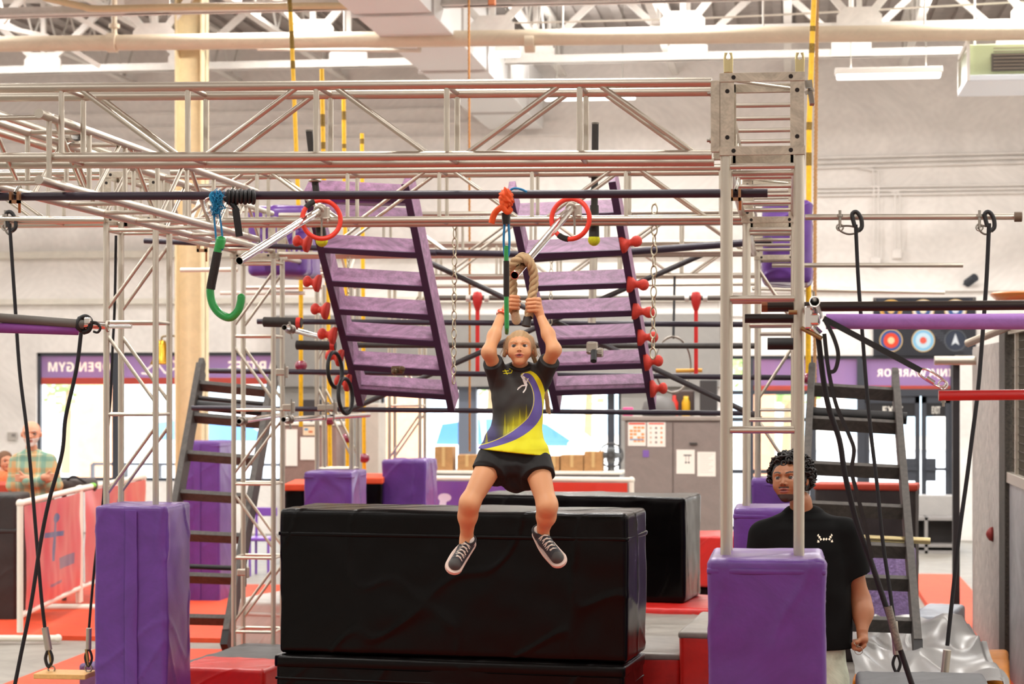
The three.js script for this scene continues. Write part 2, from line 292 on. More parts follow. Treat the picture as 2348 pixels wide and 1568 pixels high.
function tree(px, Z, h, cr, label) {
  const x = W(px, 880, Z).x, t = thing('tree', label, 'tree', V(x, -.1, -Z), 'trees across the car park');
  mesh('trunk', bar(V(x, -.1, -Z), V(x + .1, h * .6, -Z), .14, 8, .08), M('#8a7358', .9), t);
  const g = []; for (let i = 0; i < 420; i++) { const a = R(0, 6.28), b = Math.acos(R(-1, 1)), q = cr * Math.cbrt(R(.1, 1)), l = new THREE.PlaneGeometry(.22, .14); l.rotateX(R(0, 6)); l.rotateY(R(0, 6)); l.translate(x + q * Math.sin(b) * Math.cos(a), h * .7 + q * .9 * Math.cos(b), -Z + q * Math.sin(b) * Math.sin(a)); g.push(l); }
  const f = mesh('foliage', g, M('#7f9a58', .8, 0, { transmission: .3, thickness: 0, side: THREE.DoubleSide }), t); f.userData.kind = 'stuff';
}
tree(150, 52, 4, 1.6, 'slim green tree outside the window signed open gym'); tree(1345, 56, 4.5, 1.7, 'tree behind the parked white car'); tree(1800, 50, 4.2, 1.5, 'tree outside the window left of the entrance doors'); tree(1120, 58, 4.5, 1.5, 'tree across the car park left of the white car');
{
  const b = thing('shop_building', 'long pale shop building across the car park', 'building', V(-12, -.1, -74));
  mesh('wall', boxAA(-45, 25, -.1, 4.2, -74, -80), MT('#d8d0c4', .8, { lo: .06, scale: .3 }), b); mesh('parapet', boxAA(-45.1, 25.1, 4.2, 4.7, -73.8, -80), M('#b9a48c', .8), b);
  for (let x = -40; x < 22; x += 4.2) { const w = mesh('shop_window', boxAA(x, x + 3, .4, 2.9, -73.95, -74.05), M('#9fb2bd', .2), b); mesh('awning', boxAA(x - .1, x + 3.1, 3, 3.3, -73.2, -74), M('#a8745a', .7), w); }
}
// ---------- fluorescent strips ----------
function strip(x, y, z, label, k = 1, L = 1.22, wd = .2) {
  const f = thing('strip_light', label, 'light', V(x, y, z), 'ceiling strip lights');
  mesh('housing', boxAA(x - L / 2, x + L / 2, y + .05, y + .12, z - wd / 2, z + wd / 2, .01), white, f);
  const ds = mesh('diffuser', boxAA(x - L / 2 + .02, x + L / 2 - .02, y, y + .05, z - wd / 2 + .02, z + wd / 2 - .02, .015), new THREE.MeshStandardMaterial({ color: 0xffffff, emissive: new THREE.Color(1, .97, .9), emissiveIntensity: 2.6 }), f);
  for (const s of [-1, 1]) mesh('hanger', bar(V(x + s * L * .35, y + .12, z), V(x + s * L * .35, HC - .05, z), .006, 5), steel, f);
  const l = new THREE.RectAreaLight(new THREE.Color(...COOL), LAMP * k, L - .06, wd); l.position.set(0, -.01, 0); l.rotation.x = -Math.PI / 2; l.castShadow = true; f.add(l);
  const u = new THREE.RectAreaLight(new THREE.Color(...COOL), LAMP * k * UP, L - .06, wd); u.position.set(0, .135, 0); u.rotation.x = Math.PI / 2; u.castShadow = true; f.add(u);   // the open-topped housing also lights the deck
}
for (const [px, py, Z, lab] of [[1080, 131, 25, 'lit strip light left of the white duct'], [2037, 180, 24.5, 'lit strip light beside the green air unit at right'], [1352, 229, 27, 'lit strip light behind the front truss']]) { const p = W(px, py, Z); strip(p.x, p.y, p.z, lab); }
for (const [z, y, k] of [[6, 6.05, .2], [1, 6.05, .3], [-4, 6.05, .45], [-9, 6.05, .7], [-14, 6.05, .75], [-18.5, 6.05, .75], [-21.8, 6.6, .5], [-24.3, 6.98, .55]]) for (const x of [-13.5, -9.5, -5.5, -1.5, 2.5, 6.5, 10]) strip(x, y, z, 'ceiling strip light out of the picture above the hall', k);
// ---------- ceiling steel ----------
function girder(Z, yb, pxg, label) {
  const x0 = XL, x1 = XR, z = -Z, g = thing('joist_girder', label, 'girder', V((x0 + x1) / 2, yb, z), 'white roof girders'), yt = HC - .12;
  mesh('bottom_chord', [boxAA(x0, x1, yb, yb + .02, z - .09, z + .09), boxAA(x0, x1, yb, yb + .1, z - .02, z + .02)], joistW, g);
  mesh('top_chord', [boxAA(x0, x1, yt - .1, yt, z - .02, z + .02), boxAA(x0, x1, yt - .02, yt, z - .09, z + .09)], joistW, g);
  const xs = pxg.map(q => W(q, 880, Z).x);
  for (let i = 0; i < xs.length; i++) {
    const x = xs[i], sh = new THREE.Shape([[-.24, 0], [-.24, .17], [-.15, .26], [.15, .26], [.24, .17], [.24, 0]].map(q => new THREE.Vector2(...q))), gg = new THREE.ExtrudeGeometry(sh, { depth: .03, bevelEnabled: false });
    gg.translate(x, yb, z + .02); mesh('gusset_plate', gg, joistW, g);
    const dx = i + 1 < xs.length ? (xs[i + 1] - x) / 2 : (x - xs[i - 1]) / 2;
    mesh('web', beam(V(x, yb + .15, z), V(x, yt, z), .06, .06, V(0, 0, 1)), joistW, g);
    for (const s of [-1, 1]) mesh('web', beam(V(x + s * .1, yb + .16, z), V(x + s * dx, yt - .04, z), .08, .06, V(0, 0, 1)), joistW, g);
  }
}
girder(22.8, wy(700, 100, 22.8) , [-45, 355, 718, 1130, 1566, 1970, 2370], 'nearer white roof girder behind the cream sprinkler pipe');
girder(25.8, wy(1100, 148, 25.8), [-300, 100, 430, 800, 1228, 1578, 1952, 2330], 'farther white roof girder above the strip lights');
girder(21.0, wy(1100, 14, 21), [-60, 340, 720, 1120, 1520, 1920, 2320], 'nearest white roof girder along the top of the picture');
function joist(x, yb, label) {
  const g = thing('bar_joist', label, 'joist', V(x, yb, -15), 'white bar joists'), yt = HC - .08, z0 = ZF - .3, z1 = -ZB + .02;
  mesh('bottom_chord', boxAA(x - .05, x + .05, yb, yb + .05, z0, z1), joistW, g); mesh('top_chord', boxAA(x - .05, x + .05, yt - .05, yt, z0, z1), joistW, g);
  const n = 26, d = 12 / n, web = []; for (let i = 0; i < n; i++) { const za = -18 - i * d, up = i % 2; mesh('web', bar(V(x, up ? yb + .03 : yt - .03, za), V(x, up ? yt - .03 : yb + .03, za - d), .016, 6), joistW, g); }
}
['first', 'second', 'third', 'fourth', 'fifth', 'sixth', 'seventh', 'eighth', 'ninth'].forEach((n, i) => joist(-9.6 + 1.6 * i, 6.62, n + ' white bar joist from the left, running towards the back wall'));
// sprinkler main, thinner pipes, duct, air unit, column
{
  const a = W(-80, 102, 21.8), b = W(2430, 72, 21.8), p = thing('sprinkler_pipe', 'thick cream sprinkler pipe across the ceiling', 'pipe', a.clone());
  mesh('main', bar(a, b, .085, 18), pipeC, p);
  for (const px of [258, 1215]) { const c = W(px, 98, 21.8); mesh('coupling', bar(c.clone().add(V(-.05, 0, 0)), c.clone().add(V(.05, 0, 0)), .105, 18), pipeC, p); }
  const c = W(262, 98, 21.8); mesh('branch', bar(c, c.clone().add(V(0, .9, 0)), .03, 10), pipeC, p); mesh('flange', bar(c.clone().add(V(0, .16, 0)), c.clone().add(V(0, .2, 0)), .06, 14), pipeC, p);
  for (const px of [790, 1290, 1750, 2120]) { const q = W(px, 92, 21.8); mesh('hanger_rod', bar(q, V(q.x, HC, q.z), .012, 6), joistW, p); }
  const s = thing('branch_pipe', 'thin pale pipe with a riser below the cream pipe', 'pipe', W(590, 118, 22.2));
  mesh('run', bar(W(590, 112, 22.2), W(965, 116, 22.2), .022, 8), offwhite, s); mesh('riser', bar(W(962, 116, 22.2), W(966, -10, 22.2), .022, 8), offwhite, s);
  solo('conduit', tube([W(980, 55, 23.5), W(1300, 50, 23.5), W(1700, 38, 23.5), W(2348, 4, 23.5)], .012, 6, 40), offwhite, 'thin sagging conduit across the ceiling above the thick pipe', 'conduit');
  solo('ceiling_pipe', tube([W(100, -6, 20.7), W(185, 14, 20.7), W(230, 20, 20.7), W(420, 16, 20.7), W(820, 13, 20.7)], .035, 8, 40), cream, 'slim cream pipe bending along the top left of the ceiling', 'pipe');
  for (const [x0, y0, x1, y1] of [[0, 60, 110, 84], [112, 2, 252, 82], [150, 104, 228, 152]]) solo('brace_rod', beam(W(x0, y0, 22.3), W(x1, y1, 22.3), .05, .05), joistW, [['white roof brace ending in the corner of the picture at the top left', 0], ['long white roof brace crossing the cream pipe', 112], ['short white roof brace hanging below the cream pipe', 150]].find(q => q[1] === x0)[0], 'brace');
}
{ // duct running into the depth
  const q0 = W(925, 112, 22.5), d = thing('air_duct', 'large white rectangular air duct running to the back wall', 'duct', V(q0.x, 5.8, -24));
  const x0 = W(898, 112, 22.4).x, x1 = W(1010, 112, 22.4).x + .25, y0 = wy(905, 108, 22.4), y1 = y0 + .75;
  for (let i = 0; i < 6; i++) { const za = -18.5 - i * 1.9; mesh('section', boxAA(x0, x1, y0, y1, za - .01, za - 1.87, .012), M('#dedddc', .55), d); mesh('joint_flange', boxAA(x0 - .025, x1 + .025, y0 - .025, y1 + .025, za + .02, za - .03), M('#d0cdca', .5), d); }
}
{
  const x0 = W(2222, 140, 22).x, x1 = x0 + 1.5, y0 = wy(2240, 188, 22), y1 = y0 + .38, z0 = -21.95, z1 = -23.1, u = thing('air_unit', 'hanging green and white air unit with a louvred grille', 'air unit', V(x0 + .7, y0, -22));
  mesh('casing', boxAA(x0, x1, y0 + .05, y1, z0, z1, .01), M('#9aa07a', .5), u); mesh('tray', boxAA(x0 - .03, x1, y0, y0 + .06, z0 + .05, z1, .01), M('#dfe6ee', .45), u); mesh('end_frame', [boxAA(x0 - .03, x0, y0, y1 + .03, z0, z0 + .06), boxAA(x0 - .03, x0, y0, y1 + .03, z1, z1 + .06), boxAA(x0 - .03, x0, y1, y1 + .05, z0, z1)], white, u);
  const gr = mesh('grille', boxAA(x0 + .22, x1 - .1, y0 + .1, y1 - .1, z0, z0 + .015), M('#5d564f', .6), u); for (let i = 0; i < 7; i++) mesh('louvre', boxAA(x0 + .24, x1 - .12, y0 + .12 + i * .035, y0 + .128 + i * .035, z0 + .01, z0 + .03), M('#8b7d6c', .5), gr);
  for (const x of [x0 + .1, x1 - .2]) mesh('hanger_rod', bar(V(x, y1, -22.5), V(x, HC, -22.5), .012, 6), joistW, u);
}
{ // steel column: two flanges and a web
  const Z = 22.9, xa = W(409, 880, Z).x, xb = W(471, 880, Z).x, z = -Z, c = thing('steel_column', 'tall cream painted steel column', 'column', V((xa + xb) / 2, 0, z));
  mesh('shaft', [boxAA(xa, xa + .018, 0, HC - .1, z + .14, z - .14), boxAA(xb - .018, xb, 0, HC - .1, z + .14, z - .14), boxAA(xa, xb, 0, HC - .1, z + .012, z - .012)], cream, c);
  mesh('base_plate', boxAA(xa - .06, xb + .06, 0, .03, z + .2, z - .2), cream, c);
}
{ // conduits on the back wall at right
  const Z = ZB - .06, P = (a, b) => W(a, b, Z);
  const c = thing('wall_conduits', 'bundle of painted conduits with drops on the right back wall', 'conduit', P(2000, 600));
  for (const py of [356, 367, 378]) mesh('run', bar(P(1868, py + 6), P(2420, py - 8), .02, 8), wallW, c);
  for (const py of [428, 437, 446]) mesh('run', bar(P(1868, py + 2), P(2420, py - 6), .017, 8), wallW, c);
  for (const [px, y0, y1] of [[2003, 400, 592], [2014, 400, 592], [2053, 450, 572], [2064, 450, 572]]) mesh('drop', tube([P(px - 30 * (px < 2020 ? 1 : 1), y0 - 14), P(px - 6, y0 - 10), P(px, y0 + 6), P(px, y1)], .014, 6, 20), wallW, c);
  for (const [px, py] of [[2008, 600], [2056, 582]]) mesh('junction_box', box(.13, .13, .08, P(px, py).x, P(px, py).y, -Z, .008), wallW, c);
  const s = thing('security_camera', 'small dark camera on the right back wall', 'camera', P(2226, 646)); mesh('mount', bar(P(2216, 650), P(2216, 656), .05, 10), mull, s); mesh('head', bar(P(2216, 650).add(V(0, 0, .1)), P(2232, 638).add(V(0, 0, .25)), .06, 12), mull, s);
}
// ---------- aluminium rig ----------
const TR = .0195, BR = .0108;
// box truss along axis L from corner A; U carries the diagonals, Vd the rungs
function trussParts(g, A, L, len, U, hu, Vd, hv, o = {}) {
  const cr = o.cr || TR, br = o.br || BR, pt = (s, i, j) => A.clone().addScaledVector(L, s).addScaledVector(U, i * hu).addScaledVector(Vd, j * hv);
  for (const i of [0, 1]) for (const j of [0, 1]) mesh('chord', bar(pt(0, i, j), pt(len, i, j), cr, 16), alu, g);
  const ns = o.nodes || []; 
  for (let k = 0; k < ns.length; k++) {
    const s = ns[k];
    if (s > .02 && s < len - .02) for (const j of [0, 1]) {
      if (!o.noVert) { mesh('upright', bar(pt(s, 0, j), pt(s, 1, j), br * 1.05, 10), alu, g); }
    }
    for (const i of [0, 1]) if (s >= 0 && s <= len) mesh('rung', bar(pt(s, i, 0), pt(s, i, 1), br, 10), alu, g);
    if (k + 1 < ns.length && !o.noDiag) {
      const up = (k + (o.phase || 0)) % 2, off = (ns[k + 1] - s) * .13, a = s + off, b = ns[k + 1] - off; if (a < 0 || b > len) continue;
      for (const j of [0, 1]) mesh('diagonal', bar(pt(a, up ? 1 : 0, j), pt(b, up ? 0 : 1, j), br, 10), alu, g);
    }
  }
}
const nodesFrom = (s0, p, len) => { const a = []; let s = s0; while (s > 0) s -= p; for (; s < len + p; s += p) a.push(s); return a; };
const X = V(1, 0, 0), Y = V(0, 1, 0), Zm = V(0, 0, -1);
const HT = .288, DT = .27;
{ // front truss
  const A = W(-60, 361, 8.35), B = W(1632, 354.5, 8.35), L = B.clone().sub(A), len = L.length(); L.normalize();
  const g = thing('box_truss', 'long silver box truss across the front of the rig', 'truss', A.clone());
  const s = px => W(px, 357, 8.35).x - A.x, p = (s(1329) - s(141)) / 4;
  const ns = nodesFrom(s(141), p, len), first = Math.round((s(141) - ns[0]) / p);
  trussParts(g, A, L, len, Y, HT, Zm, DT, { nodes: ns.map(q => q), phase: (first % 2) ? 0 : 1, cr: .0195, br: .0112 });
  const c = W(1641, 270, 8.35); mesh('end_plate', boxAA(W(1630, 0, 8.35).x, W(1651, 0, 8.35).x, W(1641, 350, 8.35).y, W(1641, 186, 8.35).y, -8.33, -8.355, .002), plate, g);
  mesh('end_plate', boxAA(W(1630, 0, 8.35).x, W(1651, 0, 8.35).x, W(1641, 350, 8.35).y, W(1641, 186, 8.35).y, -8.62, -8.645, .002), plate, g);
  for (const [px, py] of [[1622, 215], [1621, 322]]) { const b = W(px, py, 8.5); mesh('bolt', [bar(b, W(px + 22, py, 8.5), .007, 8), bar(W(px + 6, py, 8.5), W(px + 10, py, 8.5), .013, 6)], steel, g); }
}
const hole = M('#1a1512', .8);
// corner block of flat bars on top of a tower; front-left leg at px0, right at px1
function corner(g, px0, px1, Z, y0, y1, d = DT) {
  const hw = .021, xa = W(px0, 880, Z).x - hw, xb = W(px1, 880, Z).x + hw, zf = -Z + .024, zr = -Z - d - .024, b = .036, t = .006;
  for (const z of [zf, zr]) { const s = z === zf ? 1 : -1; for (const [a, c, e, f] of [[xa, xa + .055, y0, y1], [xb - .055, xb, y0, y1], [xa, xb, y1 - b, y1], [xa, xb, y0, y0 + b]]) mesh('flat_bar', boxAA(a, c, e, f, z + s * (e === y0 && f === y1 ? 0 : .004), z - s * t, .0015), plate, g); }
  for (const x of [xa, xb]) for (const [e, f] of [[y1 - b, y1], [y0, y0 + b]]) mesh('flat_bar', boxAA(x - t / 2, x + t / 2, e, f, zf, zr, .001), plate, g);
  for (const fx of [.16, .84]) for (const yy of [y1 - b / 2, y0 + b / 2]) mesh('bolt_hole', bar(V(xa + (xb - xa) * fx, yy, zf + .0045), V(xa + (xb - xa) * fx, yy, zf - .01), .009, 12), hole, g);
  for (const yy of [y0 + (y1 - y0) * .22, y0 + (y1 - y0) * .78]) for (const x of [xa + .028, xb - .028]) mesh('bolt_hole', bar(V(x, yy, zf + .0008), V(x, yy, zf - .01), .009, 12), hole, g);
  mesh('inner_brace', bar(V(xa + .03, y1 - .02, -Z - .02), V(xb - .03, y1 - .03, -Z - d + .02), .007, 6), alu, g);
}
function tower(label, px0, px1, Z, yTop, yBase, o = {}) {
  const xa = W(px0, 880, Z).x, xb = W(px1, 880, Z).x, A = V(xa, yBase, -Z), g = thing('truss_tower', label, 'truss', A.clone(), o.group);
  const len = yTop - yBase, d = o.d || DT;
  trussParts(g, A, Y, len, o.side ? Zm : X, o.side ? d : xb - xa, o.side ? X : Zm, o.side ? xb - xa : d, { nodes: nodesFrom(o.s0 ?? .2, o.pitch || .53, len), phase: o.phase || 0, cr: o.cr || TR, br: o.br || BR });
  if (o.corner) corner(g, px0, px1, Z, o.corner[0], o.corner[1], d);
  return g;
}
const y3 = (px, py, Z) => W(px, py, Z).y;
// right front tower
tower('silver corner tower standing in the large front purple pad', 1664, 1832, 8.35, y3(1750, 172, 8.35), 0, { side: 1, s0: y3(1750, 987, 8.35), pitch: y3(1750, 684, 8.35) - y3(1750, 987, 8.35), cr: .0212, br: .0125, corner: [y3(1750, 357, 8.35), y3(1750, 168, 8.35)] });
// left tower at the second row
tower('silver tower standing in the left purple pad', 244, 357, 11.75, y3(300, 394, 11.75), 0, { s0: y3(300, 950, 11.75), pitch: .535, phase: 1, cr: .018, corner: [y3(300, 510, 11.75), y3(300, 394, 11.75)] });
tower('silver tower behind the front corner tower at right', 1711, 1822, 11.75, y3(1760, 400, 11.75), 0, { side: 1, s0: y3(1760, 745, 11.75), pitch: .53, cr: .0205, corner: [y3(1760, 512, 11.75), y3(1760, 400, 11.75)] });
tower('silver tower beside the large black mats', 536, 627, 14.9, y3(580, 590, 14.9), 0, { s0: y3(580, 940, 14.9), pitch: .54, phase: 1, cr: .0185, corner: [y3(580, 592, 14.9), y3(580, 500, 14.9)] });
tower('silver tower third in the row behind the right corner', 1737, 1822, 15.2, y3(1780, 566, 15.2), 0, { side: 0, s0: y3(1780, 765, 15.2), pitch: .55, phase: 0, cr: .022, corner: [y3(1780, 596, 15.2), y3(1780, 500, 15.2)] });
tower('silver tower standing in the middle purple pad with a drooping fold', 727, 806, 17.3, y3(760, 650, 17.3), 0, { s0: y3(760, 1075, 17.3), pitch: .8, phase: 1, cr: .02 });
tower('silver tower standing in the taller middle purple pad', 893, 963, 19.3, y3(930, 640, 19.3), 0, { s0: y3(930, 930, 19.3), pitch: .56, phase: 1, cr: .017 });
// cross trusses of the rear rows
function cross(label, px0, px1, yb0, yb1, Z, ht, nodePx, pitchPx, phase, o = {}) {
  const A = W(px0, yb0, Z), B = W(px1, yb1, Z), L = B.clone().sub(A), len = L.length(); L.normalize();
  const g = thing('box_truss', label, 'truss', A.clone()), s0 = W(nodePx, yb0, Z).x - A.x, p = pitchPx * mpp(nodePx, Z);
  const ns = nodesFrom(s0, p, len), first = Math.round((s0 - ns[0]) / p);
  trussParts(g, A, L, len, Y, ht, Zm, DT, { nodes: ns, phase: (first + phase) % 2, ...o });
}
cross('silver box truss above the purple stair ladders', 392, 1700, 507, 500, 11.75, .285, 797, 213, 0, { cr: .0205 });
cross('silver box truss of the third row behind the purple stair ladders', 640, 1735, 583, 577, 15.0, .285, 880, 170, 1, { cr: .0195 });
cross('silver box truss of the farthest row', 900, 1745, 634, 630, 18.4, .29, 1000, 140, 0, { cr: .0185 });
cross('silver box truss at the far left joining the left tower', -80, 243, 508, 505, 11.75, .28, 110, 213, 0);
// side trusses running into the depth
function side(label, px, py, Z0, Z1, w, ht, o = {}) {
  const A = W(px, py, Z0), g = thing('box_truss', label, 'truss', A.clone());
  trussParts(g, A, Zm, Z1 - Z0, Y, ht, X, w, { nodes: nodesFrom(.12, o.pitch || .42, Z1 - Z0), cr: o.cr || TR, ...o });
}
{ const wR = W(1832, 880, 8.35).x - W(1664, 880, 8.35).x; side('silver side truss running back from the right corner tower', 1664, 350, 8.68, 11.72, wR, .27, { pitch: .46 }); side('silver side truss behind the second right tower', 1711, 506, 12.06, 15.1, wR, .27, { pitch: .5 }); }
side('silver side truss running back from the left edge', -62, 414, 8.2, 11.72, .28, .27, { pitch: .5 });
side('silver side truss behind the left tower', 250, 506, 12.05, 14.9, .28, .27, { pitch: .5 });
side('silver side truss running back beside the black mats', 545, 586, 15.2, 18.3, .28, .27, { pitch: .5 });
{ // crane pipe with open end seen inside the left part of the front truss, and lifting forks
  const a = W(-40, 252, 9.4), b = W(150, 322, 9.6), q = W(178, 300, 9.2); const g = thing('scaffold_pipe', 'sloping silver pipe with an open stub at the left', 'pipe', b.clone());
  mesh('pipe', bar(a, W(250, 352, 9.9), .024, 14), alu, g); mesh('stub', pipe(W(150, 308, 9.45), W(176, 310, 9.05), .03, .004), aluD, g); mesh('clamp', ring(W(152, 322, 9.6), .035, .01, null, 20, 6), steel, g);
  solo('scaffold_pipe', bar(W(-40, 292, 9.2), W(130, 345, 9.5), .018, 12), alu, 'lower sloping silver pipe at the left inside the front truss', 'pipe');
  for (const [px, lab] of [[1670, 'zinc lifting fork above the left leg of the corner tower'], [1834, 'zinc lifting fork above the right leg of the corner tower']]) {
    const f = thing('lifting_fork', lab, 'hook', W(px, 166, 8.45), 'lifting forks'), k = mpp(px, 8.45), c = W(px, 166, 8.45);
    const sh = new THREE.Shape(); [[-9, 0], [-10, 30], [-8, 44], [-3, 44], [-6, 38], [-6, 30], [0, 26], [6, 30], [6, 38], [3, 44], [8, 44], [10, 30], [9, 0]].forEach(([a2, b2], i) => i ? sh.lineTo(a2 * k, b2 * k) : sh.moveTo(a2 * k, b2 * k));
    const g2 = new THREE.ExtrudeGeometry(sh, { depth: .012, bevelEnabled: true, bevelSize: .002, bevelThickness: .002, bevelSegments: 1 }); g2.translate(c.x, c.y, c.z - .006); mesh('fork', g2, zinc, f); mesh('rib', boxAA(c.x - .004, c.x + .004, c.y, c.y + 24 * k, c.z, c.z + .014), zinc, f);
  }
  const lv = thing('clamp_lever', 'dark steel clamp lever on the right of the corner block', 'clamp', W(1852, 200, 8.5)); mesh('jaw', beam(W(1846, 194, 8.5), W(1863, 192, 8.5), .03, .03), steel, lv); mesh('handle', beam(W(1857, 205, 8.5), W(1862, 240, 8.45), .018, .014), steel, lv); mesh('jaw', beam(W(1846, 214, 8.5), W(1866, 205, 8.5), .02, .014), aluD, lv);
}
// ---------- dark horizontal bars ----------
const barT = (x0, y0, x1, y1, Z0, Z1, d, lab, mat = blackPipe) => solo('steel_bar', bar(W(x0, y0, Z0), W(x1, y1, Z1), d / 2, 14), mat, lab, 'bar');
barT(-60, 451, 1760, 443, 8.5, 8.5, .035, 'long dark bar slung under the front truss');
barT(331, 552, 1000, 580, 14.55, 14.55, .04, 'dark bar ending at left behind the left tower');
barT(960, 578, 1210, 583, 14.6, 14.6, .044, 'dark bar between the two purple stair ladders');
barT(1220, 594, 1770, 552, 14.6, 14.2, .05, 'dark bar rising to the right behind the red knobs');
barT(590, 737, 1735, 744, 15.6, 15.6, .042, 'dark bar level with the girl’s hands');
barT(800, 791, 1735, 793, 15.8, 15.8, .045, 'dark bar level with the girl’s head', MT('#3b3733', .5, { lo: .3, scale: 3 }));
barT(480, 850, 1820, 866, 15.7, 15.7, .042, 'dark bar level with the girl’s chest');
barT(440, 935, 1740, 948, 15.9, 15.9, .04, 'lowest dark bar just above the windows');
barT(790, 945, 1612, 583, 15.4, 15.4, .04, 'dark diagonal bar rising to the right', M('#3a3638', .45));
barT(985, 602, 1745, 960, 15.5, 15.5, .042, 'dark diagonal bar falling to the right', M('#3a3638', .45));
barT(505, 672, 700, 672, 16.4, 16.4, .03, 'thin pale pole behind the tower beside the black mats', pvc);
barT(414, 619, 545, 618, 15.2, 15.2, .034, 'pale pole crossing the cream column', pvc);
barT(1000, 683, 1735, 683, 17.6, 17.6, .045, 'grey bar carrying the red handles', M('#6b6660', .4, .6));
barT(560, 660, 1735, 651, 19.5, 19.5, .035, 'pale farthest pole behind the ladders', aluD);
barT(1846, 498, 2338, 497, 11.75, 11.75, .034, 'silver pole sticking out at upper right', alu);
barT(1770, 608, 2208, 608, 15.2, 15.2, .034, 'middle silver pole end at right', alu);
barT(1725, 662, 2165, 671, 18.42, 18.9, .034, 'lowest and farthest silver pole end at right', alu);
barT(-60, 501, 240, 504, 11.7, 11.7, .034, 'silver pole at the left edge carrying the swing rope', alu);
// U-clamps on the front bar
function clamp(px, py, Z, lab) {
  const g = thing('pipe_clamp', lab, 'clamp', W(px, py, Z)), k = mpp(px, Z), c = W(px, py, Z);
  mesh('saddle', [boxAA(c.x - 12 * k, c.x - 6 * k, c.y - 18 * k, c.y + 8 * k, c.z + .03, c.z + .005), boxAA(c.x + 6 * k, c.x + 12 * k, c.y - 18 * k, c.y + 8 * k, c.z + .03, c.z + .005), boxAA(c.x - 12 * k, c.x + 12 * k, c.y - 18 * k, c.y - 11 * k, c.z + .03, c.z + .005)], M('#a87f5e', .45, .8), g);
  mesh('bolt', bar(V(c.x + 10 * k, c.y - 40 * k, c.z + .015), V(c.x + 10 * k, c.y - 18 * k, c.z + .015), .006, 8), M('#a05a30', .5, .7), g);
  mesh('hook', tube([V(c.x, c.y + 6 * k, c.z + .02), V(c.x + 4 * k, c.y + 20 * k, c.z), V(c.x + 6 * k, c.y + 34 * k, c.z - .03)], .008, 6), steel, g);
}
clamp(38, 449, 8.48, 'rusty clamp on the front bar at the left edge'); clamp(1687, 443, 8.48, 'rusty clamp on the front bar beside the corner tower'); clamp(465, 560, 14.5, 'small clamp on the rear dark bar beside the cream column');
// ---------- soft blocks and mats ----------
const K = (px, py, t) => V(-S * t + C * (px - CX) * t / F, H + t * (CY - py) / F, -C * t - S * (px - CX) * t / F);   // by distance along the lens axis
function placed(name, label, category, c, rot, group) { const g = thing(name, label, category, c, group); g.rotation.y = rot; org.set(g, V(0, 0, 0)); return g; }
function padAt(label, px0, px1, Zf, depth, top, seed, o = {}) {
  const x0 = W(px0, 880, Zf).x, x1 = W(px1, 880, Zf).x, w = x1 - x0, y1 = W((px0 + px1) / 2, top, Zf).y, y0 = o.base || 0;
  const g = placed('tower_pad', label, 'pad', V((x0 + x1) / 2, y0, -Zf - depth / 2), 0, 'purple pads');
  const h = y1 - y0, b = softBox(w, h, depth, o.r || .02, .006, seed, o.seg || 90, o.wr ?? .012); b.translate(0, h / 2, 0); mesh('cover', b, purpleV, g);
  if (o.flap) { const f = softBox(.07, h * .97, .012, .005, .006, seed + 3, 60, .01); f.translate(w * o.flap, h / 2, depth / 2 + .008); mesh('closing_flap', f, purpleV, g); }
  if (o.seam !== 0) { const s2 = softBox(w + .006, .03, depth + .006, .01, .002, seed + 5, 50, .002); s2.translate(0, h - .045, 0); mesh('top_hem', s2, purpleV, g); }
  return g;
}
padAt('large purple pad around the front corner tower', 1622, 1893, 8.14, .62, 1284, 11, { wr: .016 });
padAt('purple pad with a closing flap around the left tower', 216, 381, 11.55, .5, 1160, 23, { flap: .02, wr: .02, seam: 0 });
padAt('purple pad of the second tower behind the coach', 1682, 1856, 11.55, .5, 1166, 31);
padAt('far purple pad of the third tower above the coach’s shoulder', 1724, 1840, 15.0, .5, 1098, 37);
padAt('low purple pad with a drooping fold behind the black mat', 697, 806, 16.9, .62, 1082, 41, { wr: .03 });
padAt('taller purple pad beside the girl’s shirt behind the black mat', 876, 976, 18.9, .62, 1056, 47, { wr: .03 });
padAt('tall purple pad behind the left dark ladder', 418, 503, 20.3, .5, 1012, 53, { flap: -.1 });
function block(name, label, l, r, depth, y0, y1, mat, seed, o = {}) {      // l, r: [px, t] of the front corners
  const a = K(l[0], 880, l[1]), b = K(r[0], 880, r[1]), d = b.clone().sub(a), w = d.length(), rot = Math.atan2(-d.z, d.x), c = a.add(b).multiplyScalar(.5), back = V(-Math.sin(rot), 0, -Math.cos(rot));
  c.addScaledVector(back, depth / 2); c.y = y0;
  const g = placed(name, label, o.cat || 'mat', c, rot, o.group), h = y1 - y0, m = softBox(w, h, depth, o.r || .028, o.amp ?? .006, seed, o.seg || 100, o.wr ?? .01); m.translate(0, h / 2, 0);
  mesh(o.part || 'cover', m, mat, g);
  for (const [yy, hh, ex] of o.bands || []) { const s = softBox(w + ex, hh, depth + ex, .012, .003, seed + yy * 9, 70, .003); s.translate(0, yy - y0, 0); mesh('seam_band', s, o.bandMat || mat, g); }
  if (o.top) { const s = softBox(w + .016, .045, depth + .016, .018, .002, seed, 60, .002); s.translate(0, h - .008, 0); mesh('top_sheet', s, o.top, g); }
  return g;
}
block('crash_mat', 'upper of the two stacked big black mats under the girl', [640, 12.12], [1438, 11.62], .6, .645, 1.478, blackV, 3, { bands: [[1.335, .03, .012]], wr: .018, seg: 120 });
block('crash_mat', 'lower of the two stacked big black mats', [632, 12.1], [1430, 11.6], .62, .0, .642, blackV, 5, { bands: [[.6, .07, .014], [.5, .02, .01]], wr: .012, seg: 120 });
block('crash_mat', 'black mat with a shiny end behind the big stack', [1085, 15.75], [1570, 15.3], .62, .6, 1.37, blackV, 8, { wr: .012 });
